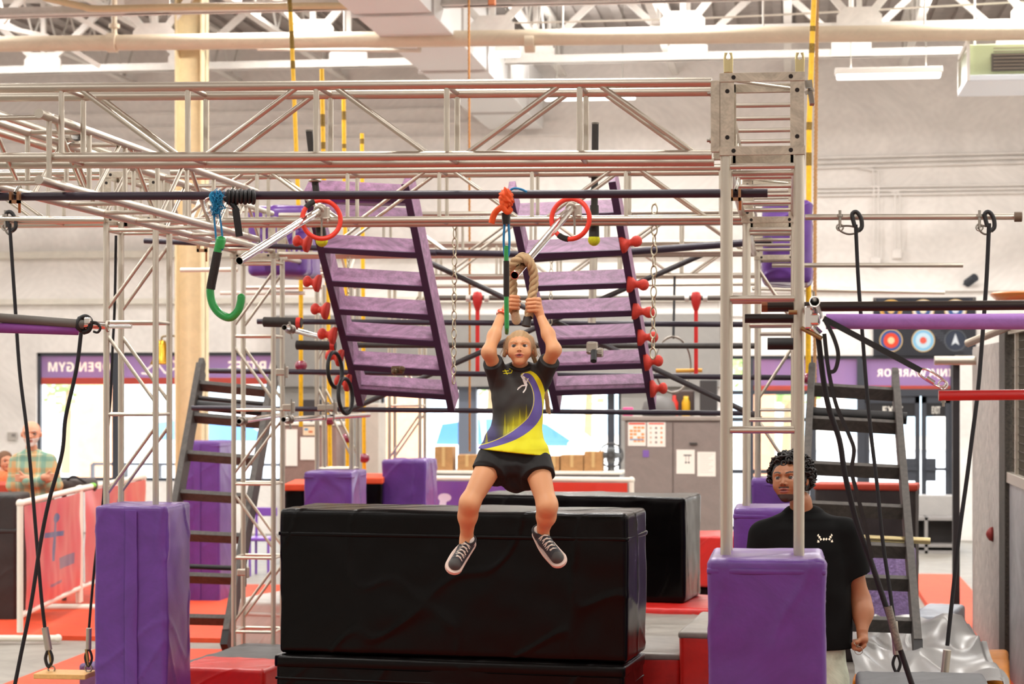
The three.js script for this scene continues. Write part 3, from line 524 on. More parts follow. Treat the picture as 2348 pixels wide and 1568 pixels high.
block('folding_mat', 'red mat under the rear black mat', [1040, 15.4], [1640, 14.95], 1.0, 0, .595, redV, 12, {});
block('foam_block', 'low red foam block with a grey top beside the front purple pad', [1440, 12.55], [1560, 12.5], 1.5, 0, .575, redV, 14, { top: greyV, group: 'red foam steps' });
block('foam_block', 'higher red foam block with a grey top behind the front purple pad', [1557, 12.45], [1740, 12.35], 1.1, 0, .715, redV, 15, { top: greyV, group: 'red foam steps' });
block('floor_mat', 'grey landing mat behind the red foam steps', [1380, 14.05], [1660, 13.95], 1.1, 0, .55, greyV, 18, {});
block('foam_block', 'red foam block at the bottom left beside the silver tower', [400, 12.9], [606, 12.75], .5, 0, .46, redV, 19, { wr: .012 });
block('foam_block', 'red block between the rear black mat and the tower', [1560, 19.6], [1700, 19.5], .7, .3, .78, redV, 20, {});
block('floor_mat', 'black mat under the red block beside the tower', [1540, 19.7], [1710, 19.6], 1.2, 0, .3, blackV, 21, {});
block('landing_mat', 'dark grey landing mat behind the left dark ladder', [400, 14.2], [640, 14.0], 1.2, 0, .3, MT('#4b4a49', .6, { lo: .15, scale: 1 }), 22, {});
block('landing_mat', 'pale grey layered mats seen through the tower beside the black mat', [520, 17.2], [652, 17.0], 1.0, 0, .42, MT('#bdb8b0', .5, { lo: .1, scale: 1 }), 26, { bands: [[.2, .03, .02], [.32, .03, .02]] });
block('crash_mat', 'tall brown black mat behind the right dark ladder', [1868, 16.6], [2100, 16.4], .35, 0, 1.4, MT('#2a2320', .5, { lo: .2, scale: 1 }), 27, { bands: [[1.385, .05, .02]], bandMat: redMat });
block('gym_mat', 'pale purple mat behind the lower rungs of the right dark ladder', [1985, 15.5], [2088, 15.4], .3, .15, .98, MT('#9c86b8', .4, { lo: .3, f1: 20, f2: 60, scale: 3, bump: .004 }), 28, { wr: .03 });
block('crash_mat', 'black stack at the far left behind the red banner fence', [-60, 19.2], [36, 19.2], .6, 0, 1.18, MT('#2b2826', .6, { lo: .2, scale: 1 }), 29, { bands: [[.85, .04, .02]] });
block('landing_mat', 'black mat stack with an orange top left of the low purple pad', [652, 18.2], [700, 18.2], .9, 0, 1.32, blackV, 30, { bands: [[1.3, .06, .02]], bandMat: orangeMat });
block('landing_mat', 'black mat stack with an orange top between the two middle purple pads', [806, 19.0], [876, 19.0], .9, 0, 1.34, blackV, 33, { bands: [[1.32, .06, .02]], bandMat: orangeMat });
block('landing_mat', 'dark grey platform in the bottom right corner', [1968, 10.2], [2290, 10.1], 1.0, 0, .67, MT('#4a4b4d', .6, { lo: .12, scale: 1 }), 34, {});
block('landing_mat', 'orange landing block under the silvery tarpaulin', [1955, 12.3], [2318, 12.1], 1.6, 0, .47, MT('#e08a1d', .5, { lo: .1, scale: 1 }), 35, {});
block('gym_mat', 'blue grey mat with a maroon edge right of the right dark ladder', [2080, 15.2], [2170, 15.1], .9, .3, .52, MT('#c2cbd6', .4, { lo: .1, scale: 1 }), 36, { bands: [[.34, .09, .02]], bandMat: M('#6a2430', .5) });
block('foam_block', 'small purple foam block at the bottom left behind the swing', [178, 14.6], [236, 14.5], .4, 0, .25, MT('#5b4670', .6, { lo: .2, scale: 2 }), 38, {});
block('floor_mat', 'red and black mat under the wooden swing', [118, 12.6], [300, 12.4], .8, 0, .28, redV, 39, { bands: [[.1, .2, .02]], bandMat: blackV });
{ // crumpled tarpaulin
  const n = 70, g = new THREE.PlaneGeometry(1, 1, n, n), p = g.attributes.position, L = K(1962, 880, 12.15), Rr = K(2318, 880, 12.0), o = V(0, 0, 0);
  for (let i = 0; i < p.count; i++) {
    const u = p.getX(i) + .5, v = p.getY(i) + .5, x = THREE.MathUtils.lerp(L.x, Rr.x, u) - v * .1, z = -12.2 - v * 2.0;
    const f = N3(u * 1.7 + v * 1.4, v * 2.4 - u * 1.2, 2), f2 = Math.pow(Math.max(0, 1 - Math.abs(N3(u * 1.9 - v * 1.6, v * 1.3 + u * 1.6, 5)) * 3.2), 2); const hgt = .52 + .12 * f + .05 * f2 + .1 * v - (v < .05 ? .04 : 0) - (u > .95 ? .04 : 0);
    p.setXYZ(i, x, hgt, z);
  }
  g.computeVertexNormals();
  const m = solo('tarpaulin', g, new THREE.MeshPhysicalMaterial({ color: col('#8f8e8c'), roughness: .3, metalness: 0, side: THREE.DoubleSide }), 'crumpled silvery grey tarpaulin over the orange block', 'tarpaulin');
}
// floor mats, mostly below the picture: the red flooring under the rig
solo('floor_matting', boxAA(-3.6, 1.5, 0, .05, -6.2, -11.4), redMat, 'red floor matting under the front of the rig', 'mat');
solo('floor_matting', boxAA(-5.6, -2.9, 0, .04, -11.6, -16.6), orangeMat, 'orange floor matting at the left under the swing', 'mat');
solo('floor_matting', boxAA(-9, -3.6, 0, .04, -17.3, -22), orangeMat, 'orange floor matting around the red banner fence', 'mat');
solo('floor_matting', boxAA(-2.8, -.2, 0, .04, -11.6, -14.2), MT('#6d6a66', .6, { lo: .12, scale: .7 }), 'grey floor matting around the black mats', 'mat');
solo('floor_matting', boxAA(1.35, 1.9, 0, .06, -14.5, -24), orangeMat, 'orange floor strip running back at the right', 'mat');
solo('floor_matting', boxAA(-3.4, 2.4, 0, .05, 1.5, -6), redMat, 'red floor matting in front of the rig', 'mat');
// ---------- purple stair ladders ----------
function stairLadder(label, TL, TR, BL, BR, topL, topR, ys, knobs, o = {}) {
  const tl = W(...TL), tr = W(...TR), bl = W(...BL), br = W(...BR), g = thing('stair_ladder', label, 'ladder', bl.clone().add(br).multiplyScalar(.5), 'purple hanging stair ladders');
  const a = bl.clone().sub(tl).normalize(), r = tr.clone().sub(tl).normalize(), d = V().crossVectors(a, r).normalize(); if (d.z > 0) d.negate();
  const wd = .185, th = .042;
  const rail = (p, q, ext) => { const p2 = p.clone().addScaledVector(a, -ext), m = mesh('rail', beam(p2.clone().addScaledVector(d, wd / 2 + .004), q.clone().addScaledVector(d, wd / 2 + .004), th, wd, d, .004), purpleW, g); mesh('rail_edge', beam(p2.clone().addScaledVector(d, .002), q.clone().addScaledVector(d, .002), th + .003, .008, d), purpleE, m); };
  rail(tl, bl, topL); rail(tr, br, topR);
  for (const y of ys) {
    const s = (y - TL[1]) / (BL[1] - TL[1]), p = tl.clone().lerp(bl, s), q = tr.clone().lerp(br, s);
    const t = mesh('tread', beam(p.clone().addScaledVector(d, wd / 2 + .004), q.clone().addScaledVector(d, wd / 2 + .004), .036, wd - .012, d, .003), purpleW, g);
    mesh('tread_edge', beam(p.clone().addScaledVector(d, .004), q.clone().addScaledVector(d, .004), .038, .01, d), purpleE, t);
  }
  for (const [bx, by, kx, ky, Z] of knobs) {
    const p = W(bx, by, Z), q = W(kx, ky, Z), k = mpp(bx, Z), L = q.distanceTo(p);
    const kb = mesh('hand_knob', lathe([[.001, -.02], [20 * k, -.02], [20 * k, 0], [17 * k, L * .14], [9.5 * k, L * .34], [7.5 * k, L * .5], [9 * k, L * .66], [12 * k, L * .78], [13.5 * k, L * .98], [12 * k, L * 1.2], [7 * k, L * 1.36], [.001, L * 1.42]], p, q, 20), redHold, g);
    if (o.bolt) mesh('bolt', ball(q.clone().lerp(p, .75).add(V(0, .01, .02)), .006), steel, kb);
  }
}
stairLadder('left purple stair ladder hung behind the trusses', [702, 440, 12.75], [935, 452, 12.75], [826, 930, 13.6], [1035, 944, 13.6], .0, .09, [448, 500, 568, 643, 708, 769, 838, 896],
  [[703, 558, 681, 552, 12.85], [726, 649, 704, 645, 13.0], [745, 712, 722, 708, 13.1], [762, 769, 738, 765, 13.25], [777, 820, 755, 815, 13.3], [795, 877, 775, 873, 13.4]]);
stairLadder('right purple stair ladder behind the girl’s shoulder', [1168, 447, 12.75], [1407, 437, 12.75], [1277, 945, 13.6], [1496, 939, 13.6], .0, .06, [500, 582, 655, 719, 780, 841, 899],
  [[1430, 560, 1460, 553, 12.95], [1446, 651, 1476, 653, 13.1], [1458, 713, 1489, 716, 13.2], [1470, 773, 1498, 773, 13.3], [1484, 830, 1510, 827, 13.4], [1498, 891, 1521, 890, 13.5]], { bolt: 1 });
// hung purple pads on the rig
{
  const hp = (label, px0, px1, y0, y1, Z, d, seed) => { const a = W(px0, y1, Z), b = W(px1, y0, Z), g = placed('hanging_pad', label, 'pad', V((a.x + b.x) / 2, a.y, -Z - d / 2), 0, 'purple pads hung on the rig'), m = softBox(b.x - a.x, b.y - a.y, d, .05, .012, seed, 60, .03); m.translate(0, (b.y - a.y) / 2, 0); mesh('cover', m, purpleV, g); };
  hp('purple pad hung on the truss left of the left stair ladder', 566, 700, 470, 632, 16.0, .6, 61);
  hp('purple pad hung on the right side truss beside the yellow pole', 1748, 1862, 458, 650, 15.6, .6, 67);
  hp('dark purple pad across the top of the left stair ladder', 712, 940, 424, 466, 14.6, .3, 71);
}
// ---------- dark wooden ladders ----------
function darkLadder(label, lt, rt, lb, rb, rungs, extra, grp) {
  const P = q => W(...q), g = thing('wooden_ladder', label, 'ladder', P(lb).add(P(rb)).multiplyScalar(.5), 'dark wooden ladders');
  const d = P(lt).sub(P(lb)).normalize(), x = V(1, 0, 0), n = V().crossVectors(x, d).normalize();
  for (const [t, b] of [[lt, lb], [rt, rb]]) {
    const tp = P(t), bp = P(b), m = mesh('rail', beam(bp, tp, .05, .17, n, .004), darkWood, g);
    const tip = new THREE.ConeGeometry(.085, .12, 4); mesh('rail_tip', beam(tp.clone(), tp.clone().addScaledVector(d, .09), .048, .09, n, .01), darkWood, m);
    mesh('foot_cap', beam(bp.clone().addScaledVector(d, -.13), bp.clone().addScaledVector(d, .01), .055, .16, n), M('#171414', .7), m);
  }
  for (const s of rungs) { const a = P(lb).lerp(P(lt), s), b = P(rb).lerp(P(rt), s); mesh('rung', beam(a, b, .04, .1, n, .004), darkWood, g); }
  for (const [s, r, off, mt] of extra) { const a = P(lb).lerp(P(lt), s), b = P(rb).lerp(P(rt), s), e = b.clone().sub(a).normalize(); mesh('cross_tube', bar(a.addScaledVector(e, -.02), b.addScaledVector(e, off), r, 14), mt, g); }
}
darkLadder('left dark wooden ladder leaning behind the left purple pad', [461, 845, 17.3], [628, 862, 17.3], [352, 1455, 15.5], [522, 1458, 15.5], [.055, .2, .35, .5, .65, .8, .93], [[.24, .02, .03, black], [.85, .045, .0, black], [.88, .02, .02, M('#2e2828', .5)]]);
darkLadder('right dark wooden ladder leaning behind the coach', [1862, 856, 15.6], [2052, 868, 15.6], [1826, 1480, 12.9], [2104, 1490, 12.9], [.075, .21, .32, .46, .61, .79, .93], [[.36, .022, .14, zinc], [.83, .045, .06, black]]);
// ---------- hung tubes, rings, hooks and the climbing rope ----------
const qFromTo = (a, b) => new THREE.Quaternion().setFromUnitVectors(a.clone().normalize(), b.clone().normalize());
function hungTube(label, near, far) {
  const a = W(...near), b = W(...far), g = thing('hanging_tube', label, 'tube', a.clone(), 'silver hanging tubes');
  mesh('tube', pipe(a, b, .0215, .0025, 24), chrome, g);
  const e = b.clone().sub(a).normalize(), c = b.clone().addScaledVector(e, -.06);
  mesh('clamp', [ring(c, .027, .008, qFromTo(V(0, 0, 1), e), 24, 8), ring(c.clone().addScaledVector(e, .035), .027, .008, qFromTo(V(0, 0, 1), e), 24, 8)], aluD, g);
  const cl = mesh('coupler', box(.05, .07, .06, c.x + .03, c.y - .01, c.z - .02, .008), aluD, g); mesh('bolt', bar(c.clone().add(V(.02, -.04, .02)), c.clone().add(V(.02, -.15, .02)), .006, 8), steel, cl);
  mesh('wing_nut', [ball(c.clone().add(V(.045, -.045, .04)), .012, [1.6, .8, .6]), ball(c.clone().add(V(.06, -.06, .04)), .01, [.7, 1.4, .6])], aluD, g);
}
hungTube('left silver tube with its open end towards us', [549, 598, 10.7], [741, 478, 11.72]);
hungTube('right silver tube carrying the girl’s rope', [1180, 631, 10.55], [1316, 471, 11.72]);
function redRing(label, px, py, Z, r, tapeA, tilt) {
  const c = W(px, py, Z), g = thing('grip_ring', label, 'ring', c.clone().add(V(0, -r, 0)), 'red grip rings'), q = new THREE.Quaternion().setFromEuler(new THREE.Euler(0, tilt, 0));
  mesh('ring', ring(c, r, .0135, q, 60, 14), M('#d8341f', .42), g);
  const t = new THREE.TorusGeometry(r, .0165, 10, 16, .55); t.rotateZ(tapeA); t.applyQuaternion(q); t.translate(c.x, c.y, c.z); mesh('tape', t, tapeB, g);
}
redRing('left red grip ring at the end of the left silver tube', 737, 503, 11.55, .108, 1.95, .35); redRing('right red grip ring at the end of the right silver tube', 1308, 502, 11.5, .111, 4.05, -.25);
// taped bats ending in tennis balls
function bat(label, x0, y0, x1, y1, Z, by) {
  const a = W(x0, y0, Z), b = W(x1, y1, Z), g = thing('taped_bat', label, 'bat', b.clone(), 'taped hanging bats'), k = mpp(x0, Z);
  mesh('shaft', bar(a, a.clone().lerp(b, .72), 8 * k, 14), tapeB, g); mesh('sleeve', bar(a.clone().lerp(b, .7), b, 10 * k, 16, 12.5 * k), tapeB, g);
  const t = mesh('tennis_ball', ball(b, 14 * k, [1, 1, 1], 20), MT('#c9c81f', .9, { lo: .15, scale: 20, bump: .001 }), g); mesh('bracket', [ring(a.clone().lerp(b, .45), 12 * k, .008, qFromTo(V(0, 0, 1), Y), 20, 6)], aluD, g);
  mesh('green_tape', bar(a.clone().lerp(b, .56), a.clone().lerp(b, .6), 9.5 * k, 14), M('#1f5f52', .6), g); mesh('top_cap', bar(a, a.clone().add(V(0, .01, 0)), 8.6 * k, 14), M('#6c675e', .5, .6), g);
}
bat('left black taped bat ending in a yellow tennis ball', 709, 302, 738, 552, 12.07); bat('right black taped bat ending in a yellow tennis ball', 1365, 285, 1362, 550, 12.07);
// green hooks on slings
{
  const Z = 8.45, P = (x, y, dz = 0) => W(x, y, Z - dz), k = mpp(500, Z);
  const g = thing('green_hook', 'green hook grip with a taped handle hanging at left', 'hook', P(520, 738), 'green hook grips');
  const pts = [[503, 556], [496, 590], [488, 630], [482, 665], [487, 695], [503, 718], [527, 728], [545, 713], [552, 692], [553, 682]].map(q => P(...q));
  mesh('hook', [tube(pts, 9.5 * k, 12, 60, false), ball(pts[9], 9.5 * k), lathe([[9.5 * k, 0], [12 * k, 18 * k], [11 * k, 26 * k], [.001, 30 * k]], P(504, 570), P(507, 545), 14)], M('#1f9c46', .35, 0, { clearcoat: .4 }), g);
  mesh('tape_grip', tube([P(499, 578), P(493, 610), P(486, 645), P(483, 663)], 10.6 * k, 12, 30), tapeB, g);
  const s = thing('sling', 'frayed blue cord sling with a carabiner and black strap', 'sling', P(497, 500)); 
  mesh('cord', [tube([P(490, 488), P(493, 520), P(497, 562)], 2.4 * k, 6), tube([P(503, 488), P(508, 525), P(511, 562), P(509, 574)], 2.4 * k, 6), tube([P(497, 562), P(503, 570), P(509, 574)], 2.4 * k, 6)], blueRope, s);
  const fr = []; for (let i = 0; i < 130; i++) { const x = R(488, 510), y = R(440, 492); fr.push(tube([P(x, y, R(-.01, .02)), P(x + R(-6, 6), y + R(-9, 9), R(0, .03)), P(x + R(-11, 11), y + R(-14, 14), R(0, .03))], .8 * k, 4, 4)); }
  fr.push(tube([P(490, 441), P(484, 450), P(492, 465), P(506, 458), P(504, 446), P(496, 470), P(500, 490)], 5.5 * k, 7, 40)); mesh('frayed_knot', fr, M('#1d8ab8', .8), s);
  mesh('carabiner', tube([P(486, 452), P(471, 458), P(469, 470), P(477, 492), P(486, 490), P(489, 470)], 2 * k, 6, 40, true), chrome, s);
  mesh('carabiner', tube([P(512, 452), P(536, 458), P(541, 470), P(530, 478), P(512, 472)], 2 * k, 6, 40, true), chrome, s);
  const wr = []; for (let i = 0; i < 7; i++) { const c = P(524 + i * 9.5, 452 - (i % 2) * 2); wr.push(ring(c, .024, .009, new THREE.Quaternion().setFromEuler(new THREE.Euler(0, Math.PI / 2 + .35, .2)), 20, 7)); } wr.push(tube([P(517, 455), P(535, 470), P(545, 485)], 7 * k, 6)); mesh('strap_wrap', wr, black, s);
  const tl = beam(P(540, 478, .02), P(549, 542, .02), .03, .003, V(0, 0, 1)); mesh('strap_tail', tl, black, s);
}
{
  const Z = 8.42, P = (x, y, dz = 0) => W(x, y, Z - dz), k = mpp(1160, Z), g = thing('green_hook', 'green hook grip seen edge on in front of the girl’s hands', 'hook', P(1162, 760), 'green hook grips');
  mesh('hook', [tube([P(1161, 568), P(1161, 620), P(1161, 680), P(1162, 735), P(1162, 752)], 5.6 * k, 12, 40), ball(P(1161, 568), 5.6 * k), ball(P(1162, 752), 4.5 * k), tube([P(1162, 745), P(1162, 758, -.02), P(1162, 762, -.08), P(1162, 745, -.15), P(1162, 715, -.16)], 5 * k, 10, 30)], M('#1f9c46', .35, 0, { clearcoat: .4 }), g);
  mesh('tape_grip', tube([P(1161, 598), P(1161, 630), P(1161, 680)], 6.8 * k, 12, 20), tapeB, g);
  const s = thing('sling', 'blue cord sling tied to the bar with an orange cloth', 'sling', P(1160, 500));
  mesh('cord', tube([P(1157, 512), P(1155, 550), P(1157, 582), P(1161, 590), P(1166, 582), P(1168, 550), P(1166, 512)], 3 * k, 6, 40), blueRope, s); mesh('cord_end', tube([P(1165, 440), P(1178, 432), P(1195, 434), P(1208, 440)], 3 * k, 6, 20), blueRope, s);
  mesh('taped_link', bar(P(1160, 488), P(1161, 514), 11 * k, 12, 9 * k), M('#17120f', .35), s); mesh('quick_link', tube([P(1156, 470), P(1168, 470), P(1169, 490), P(1157, 490)], 2 * k, 6, 30, true), chrome, s);
  const kn = new THREE.SphereGeometry(1, 40, 30), kp = kn.attributes.position, c = P(1161, 456), v = V(); for (let i = 0; i < kp.count; i++) { v.fromBufferAttribute(kp, i); const e = 1 + .28 * Math.abs(N3(v.x * 2.2 + v.y * 2, v.y * 1.6, v.z * 2.2)) * 2 - .15; kp.setXYZ(i, c.x + v.x * 17 * k * e, c.y + v.y * 25 * k * e, c.z + v.z * 22 * k * e); } kn.computeVertexNormals();
  const tail = (pts, w) => { const o = []; for (let i = 0; i + 1 < pts.length; i++) o.push(beam(pts[i], pts[i + 1], w, .006, V(0, 0, 1))); return o; };
  mesh('cloth_knot', kn, orangeCloth, s); mesh('cloth_tail', [tube([P(1163, 470, .02), P(1145, 478, .03), P(1133, 492, .02), P(1127, 512, .02)], 7.5 * k, 6, 20), tube([P(1150, 472, .03), P(1163, 486, .03), P(1172, 478, .02)], 7 * k, 6, 20)], orangeCloth, s);
}
// climbing rope over the right tube
const ropeG = thing('climbing_rope', 'thick tan rope slung over the right silver tube', 'rope', W(1200, 745, 10.7));
{
  const Z = 10.68, P = (x, y, dz = 0) => W(x, y, Z - dz), k = mpp(1200, Z);
  mesh('rope', [...twist([P(1212, 728, .02), P(1218, 690, .01), P(1224, 655, 0), P(1223, 625, 0), P(1212, 600, .02), P(1196, 592, .03), P(1180, 600, .03), P(1175, 622, -.06), P(1176, 660, -.06), P(1178, 700, -.05), P(1180, 718, -.05)], 10.5 * k, 7, 3, 120)], ropeTan, ropeG);
  mesh('second_turn', twist([P(1182, 604, .03), P(1199, 588, .0), P(1216, 602, -.02), P(1222, 628, -.02)], 10 * k, 2.2, 3, 50), ropeTan, ropeG);
  mesh('taped_end', bar(P(1210, 726, .02), P(1206, 748, .03), 9 * k, 14, 11 * k), M('#251d18', .6), ropeG);
  mesh('pale_end', [bar(P(1180, 716, -.05), P(1184, 734, -.05), 9.5 * k, 14, 11 * k), ball(P(1184, 734, -.05), 10.8 * k)], MT('#d2b898', .8, { lo: .1, scale: 10 }), ropeG);
}
// chains
function chain(label, x0, y0, x1, y1, Z, lw) {
  const a = W(x0, y0, Z), b = W(x1, y1, Z), L = a.distanceTo(b), n = Math.round(L / (lw * 1.9)), g = thing('chain', label, 'chain', b.clone(), 'hanging chains');
  const base = new THREE.TorusGeometry(lw * .55, lw * .13, 6, 14); base.scale(1, 1.75, 1);
  for (let i = 0; i < n; i++) { const c = a.clone().lerp(b, (i + .5) / n), h = base.clone(); h.rotateY(i % 2 ? 1.2 : -.35); h.translate(c.x, c.y, c.z); mesh('link', h, M('#b9b09a', .32, 1), g); }
}
chain('chain hanging right of the left stair ladder', 1043, 504, 1040, 880, 12.06, .028); chain('chain hanging beside the red knobs of the right stair ladder', 1501, 468, 1497, 822, 12.06, .032); chain('short chain below the lowest red knobs', 1486, 825, 1484, 905, 13.6, .022);
chain('thin chain behind the left stair ladder', 800, 500, 798, 700, 15, .024); chain('thin chain behind the right stair ladder', 1265, 560, 1262, 745, 15, .024);
// yellow poles with maroon balls
function yPole(label, pts, Z, d, by, bandPx) {
  const p = pts.map(q => W(q[0], q[1], Z)), g = thing('climbing_pole', label, 'pole', p[p.length - 1].clone(), 'yellow climbing poles'), k = mpp(pts[0][0], Z);
  for (let i = 0; i + 1 < p.length; i++) mesh('pole', bar(p[i], p[i + 1], d / 2, 12), yellowP, g);
  const at = y => { for (let i = 0; i + 1 < pts.length; i++) if (y >= pts[i][1] && y <= pts[i + 1][1]) return p[i].clone().lerp(p[i + 1], (y - pts[i][1]) / (pts[i + 1][1] - pts[i][1])); return p[0].clone(); };
  if (by) mesh('ball', ball(at(by), .055, [1, .85, 1], 20), M('#7c1f3d', .22, 0, { clearcoat: .6 }), g);
  for (const [u, v] of bandPx || []) mesh('worn_tape', bar(at(u), at(v), d / 2 + .0015, 12), MT('#7d6118', .7, { lo: .6, f1: 30, f2: 80, scale: 5 }), g);
}
yPole('yellow pole with black bands reaching up to the ceiling at left', [[662, -30], [668, 60], [676, 260], [690, 620], [690, 978]], 17.4, .038, 838, [[-20, 28], [72, 112], [140, 158]]);
yPole('second yellow pole from the left', [[738, 158], [743, 430], [752, 700], [757, 1076]], 18.2, .04, 963, [[262, 290], [326, 342]]);
yPole('third yellow pole from the left', [[788, 226], [790, 440], [794, 700], [797, 1076]], 18.8, .038, 1004, [[255, 275], [330, 340]]);
yPole('fourth and shortest yellow pole', [[830, 306], [832, 600], [835, 1078]], 19.4, .038, 1050, [[318, 330]]);
yPole('yellow pole reaching up to the ceiling behind the corner tower', [[1868, -30], [1862, 100], [1855, 300], [1853, 868]], 16.2, .042, 868, [[60, 72], [100, 122], [280, 298], [350, 380]]);
solo('climb_rope', twist([W(1874, -20, 17), W(1872, 200, 17), W(1869, 500, 17), W(1868, 940, 17)], .016, 34, 3, 160, 5), MT('#b48a5c', .9, { lo: .25, scale: 10 }), 'brown climbing rope beside the right yellow pole', 'rope');
solo('climb_rope', twist([W(1075, -20, 19), W(1076, 300, 19), W(1077, 700, 19), W(1077, 1035, 19)], .011, 34, 3, 160, 5), MT('#a8733e', .9, { lo: .25, scale: 10 }), 'thin brown climbing rope hanging left of the girl', 'rope');
solo('rope_pulley', [box(.07, .07, .06, W(1128, 4, 19).x, W(1128, 4, 19).y, -19, .01), bar(W(1128, -30, 19), W(1128, 0, 19), .01, 6)], M('#a05a34', .6), 'small brown block under the ceiling right of the thin rope', 'pulley');
// red handles, hoop, small grips in the rear frame
for (const [px, lab] of [[1095, 'red hanging peg left of the girl'], [1596, 'red hanging peg right of the purple stair ladders']]) {
  const Z = 17.56, g = thing('hanging_peg', lab, 'peg', W(px, 858, Z), 'red hanging pegs'), a = W(px, 700, Z), b = W(px, 858, Z), c = W(px, 686, Z), k = mpp(px, Z);
  mesh('strap', beam(a, b, 9 * k, 7 * k, V(0, 0, 1), .004), M('#c7201c', .5), g); mesh('head', lathe([[.001, -18 * k], [9 * k, -16 * k], [12 * k, -6 * k], [11 * k, 8 * k], [7 * k, 20 * k], [5 * k, 26 * k]], c, b, 16), M('#b7221d', .5), g);
  mesh('hub', [bar(W(px - 26, 684, Z), W(px - 16, 684, Z), 8 * k, 12), bar(W(px + 16, 684, Z), W(px + 26, 684, Z), 8 * k, 12)], M('#d9d6cf', .4, .6), g);
}
{
  const Z = 18, c = W(1543, 836, Z), g = thing('hoop', 'thin metal hoop hung on a black cord right of the red knobs', 'hoop', c.clone().add(V(0, -.24, 0)));
  const t = new THREE.TorusGeometry(.235, .011, 8, 60); t.scale(.72, 1.02, 1); t.rotateY(.5); t.translate(c.x, c.y, c.z); mesh('hoop', t, M('#8f8880', .35, .9), g); mesh('cord', bar(W(1544, 775, Z), W(1547, 634, 18.4), .011, 8), blackRope, g);
  solo('grip_peg', bar(W(1550, 850, 17.6), W(1610, 849, 17.6), .017, 12), M('#d9a443', .5), 'short yellow wooden peg below the right red hanging peg', 'peg');
  solo('steel_post', bar(W(1362, 560, 15.0), W(1357, 740, 15.0), .028, 14), alu, 'short upright silver post behind the right stair ladder', 'post');
  const j = thing('pipe_coupler', 'cluster of pipe couplers on the bar behind the right stair ladder', 'clamp', W(1362, 820, 13.1)); mesh('body', [box(.07, .08, .06, W(1358, 798, 13.1).x, W(1358, 798, 13.1).y, -13.1, .012), box(.05, .06, .05, W(1374, 808, 13.05).x, W(1374, 808, 13.05).y, -13.05, .012)], aluD, j); mesh('tube_end', bar(W(1362, 805, 13), W(1361, 828, 12.95), .02, 12), black, j); mesh('bolt', bar(W(1345, 806, 13), W(1380, 812, 13), .008, 8), steel, j);
  const j2 = thing('pipe_coupler', 'rusty coupler under the fifth tread of the left stair ladder', 'clamp', W(912, 852, 13)); mesh('body', [box(.08, .05, .05, W(912, 848, 13).x, W(912, 848, 13).y, -13, .012), ball(W(905, 852, 12.95), .02), ball(W(922, 846, 12.95), .02)], M('#6d5a44', .5, .7), j2);
  for (const [x, y, lab] of [[768, 848, 'upper black grip ring beside the left stair ladder'], [792, 908, 'lower black grip ring beside the left stair ladder']]) { const c2 = W(x, y, 13.1), t2 = new THREE.TorusGeometry(.112, .013, 10, 40); t2.rotateY(1.38); t2.rotateZ(.06); t2.translate(c2.x, c2.y, c2.z); solo('grip_ring', t2, black, lab, 'ring', 'black grip rings'); }
  for (const [x0, x1, y, r, lab] of [[606, 692, 738, .036, 'upper black foam roll with a red band at left'], [681, 770, 791, .033, 'lower black foam roll with a red band at left']]) {
    const Z2 = 14.3, f = thing('foam_roll', lab, 'roll', W((x0 + x1) / 2, y + 10, Z2), 'black foam rolls'); mesh('foam', [bar(W(x0, y, Z2), W(x1, y + 2, Z2), r, 14), ball(W(x0, y, Z2), r, [.35, 1, 1])], tapeB, f); mesh('band', bar(W(x1 - 12, y + 1.6, Z2), W(x1 - 2, y + 1.8, Z2), r + .002, 14), redP, f);
  }
  for (const [a, b, lab] of [[[652, 751, 14.0], [725, 770, 14.8], 'short silver tube end between the foam rolls'], [[650, 962, 14.4], [845, 951, 17.0], 'bent silver tube end left of the purple pads'], [[548, 966, 14.3], [640, 952, 16.0], 'short silver tube end on the tower beside the black mats']]) {
    const p = W(...a), q = W(...b), f = thing('tube_end', lab, 'tube', p.clone(), 'silver tube ends'); mesh('tube', pipe(p, q, .02, .003), chrome, f); const e = q.clone().sub(p).normalize(), cc = p.clone().addScaledVector(e, .12); mesh('clamp', [ring(cc, .026, .008, qFromTo(V(0, 0, 1), e), 20, 6), ring(cc.clone().addScaledVector(e, .05), .026, .008, qFromTo(V(0, 0, 1), e), 20, 6)], steel, f); mesh('bolt', bar(cc.clone().add(V(.0, .05, 0)), cc.clone().add(V(.02, -.07, 0)), .007, 6), steel, f);
  }
  const cl = (x, y, Z3, lab) => { const f = thing('bar_bracket', lab, 'clamp', W(x, y + 10, Z3), 'silver bar brackets'), c4 = W(x, y, Z3); mesh('body', [box(.075, .05, .05, c4.x, c4.y, c4.z, .01), box(.03, .08, .04, c4.x + .035, c4.y, c4.z, .008)], aluD, f); mesh('bolt', bar(c4.clone().add(V(.03, -.1, .02)), c4.clone().add(V(.03, .06, .02)), .006, 6), steel, f); };
  cl(645, 853, 14.6, 'silver bracket holding the chest-high bar on the tower'); cl(660, 934, 14.7, 'silver bracket holding the lowest bar on the tower'); cl(740, 934, 15.5, 'left silver bracket on the lowest bar'); cl(758, 934, 15.5, 'right silver bracket on the lowest bar'); cl(556, 1312, 14.7, 'silver bracket low on the tower beside the black mats');
  const bl = thing('brass_bell', 'brass bell on a bracket beside the cream column', 'bell', W(370, 836, 22.9)); mesh('bell', lathe([[.001, .28], [.05, .27], [.07, .2], [.08, .1], [.12, .02], [.13, 0], [.001, 0]], W(370, 836, 22.9), W(370, 790, 22.9), 24), M('#c79a3a', .3, 1), bl); mesh('bracket', tube([W(370, 782, 22.9), W(373, 772, 22.9), W(392, 770, 22.9), W(410, 771, 22.9)], .012, 6), M('#8c7a55', .4, .8), bl);
}
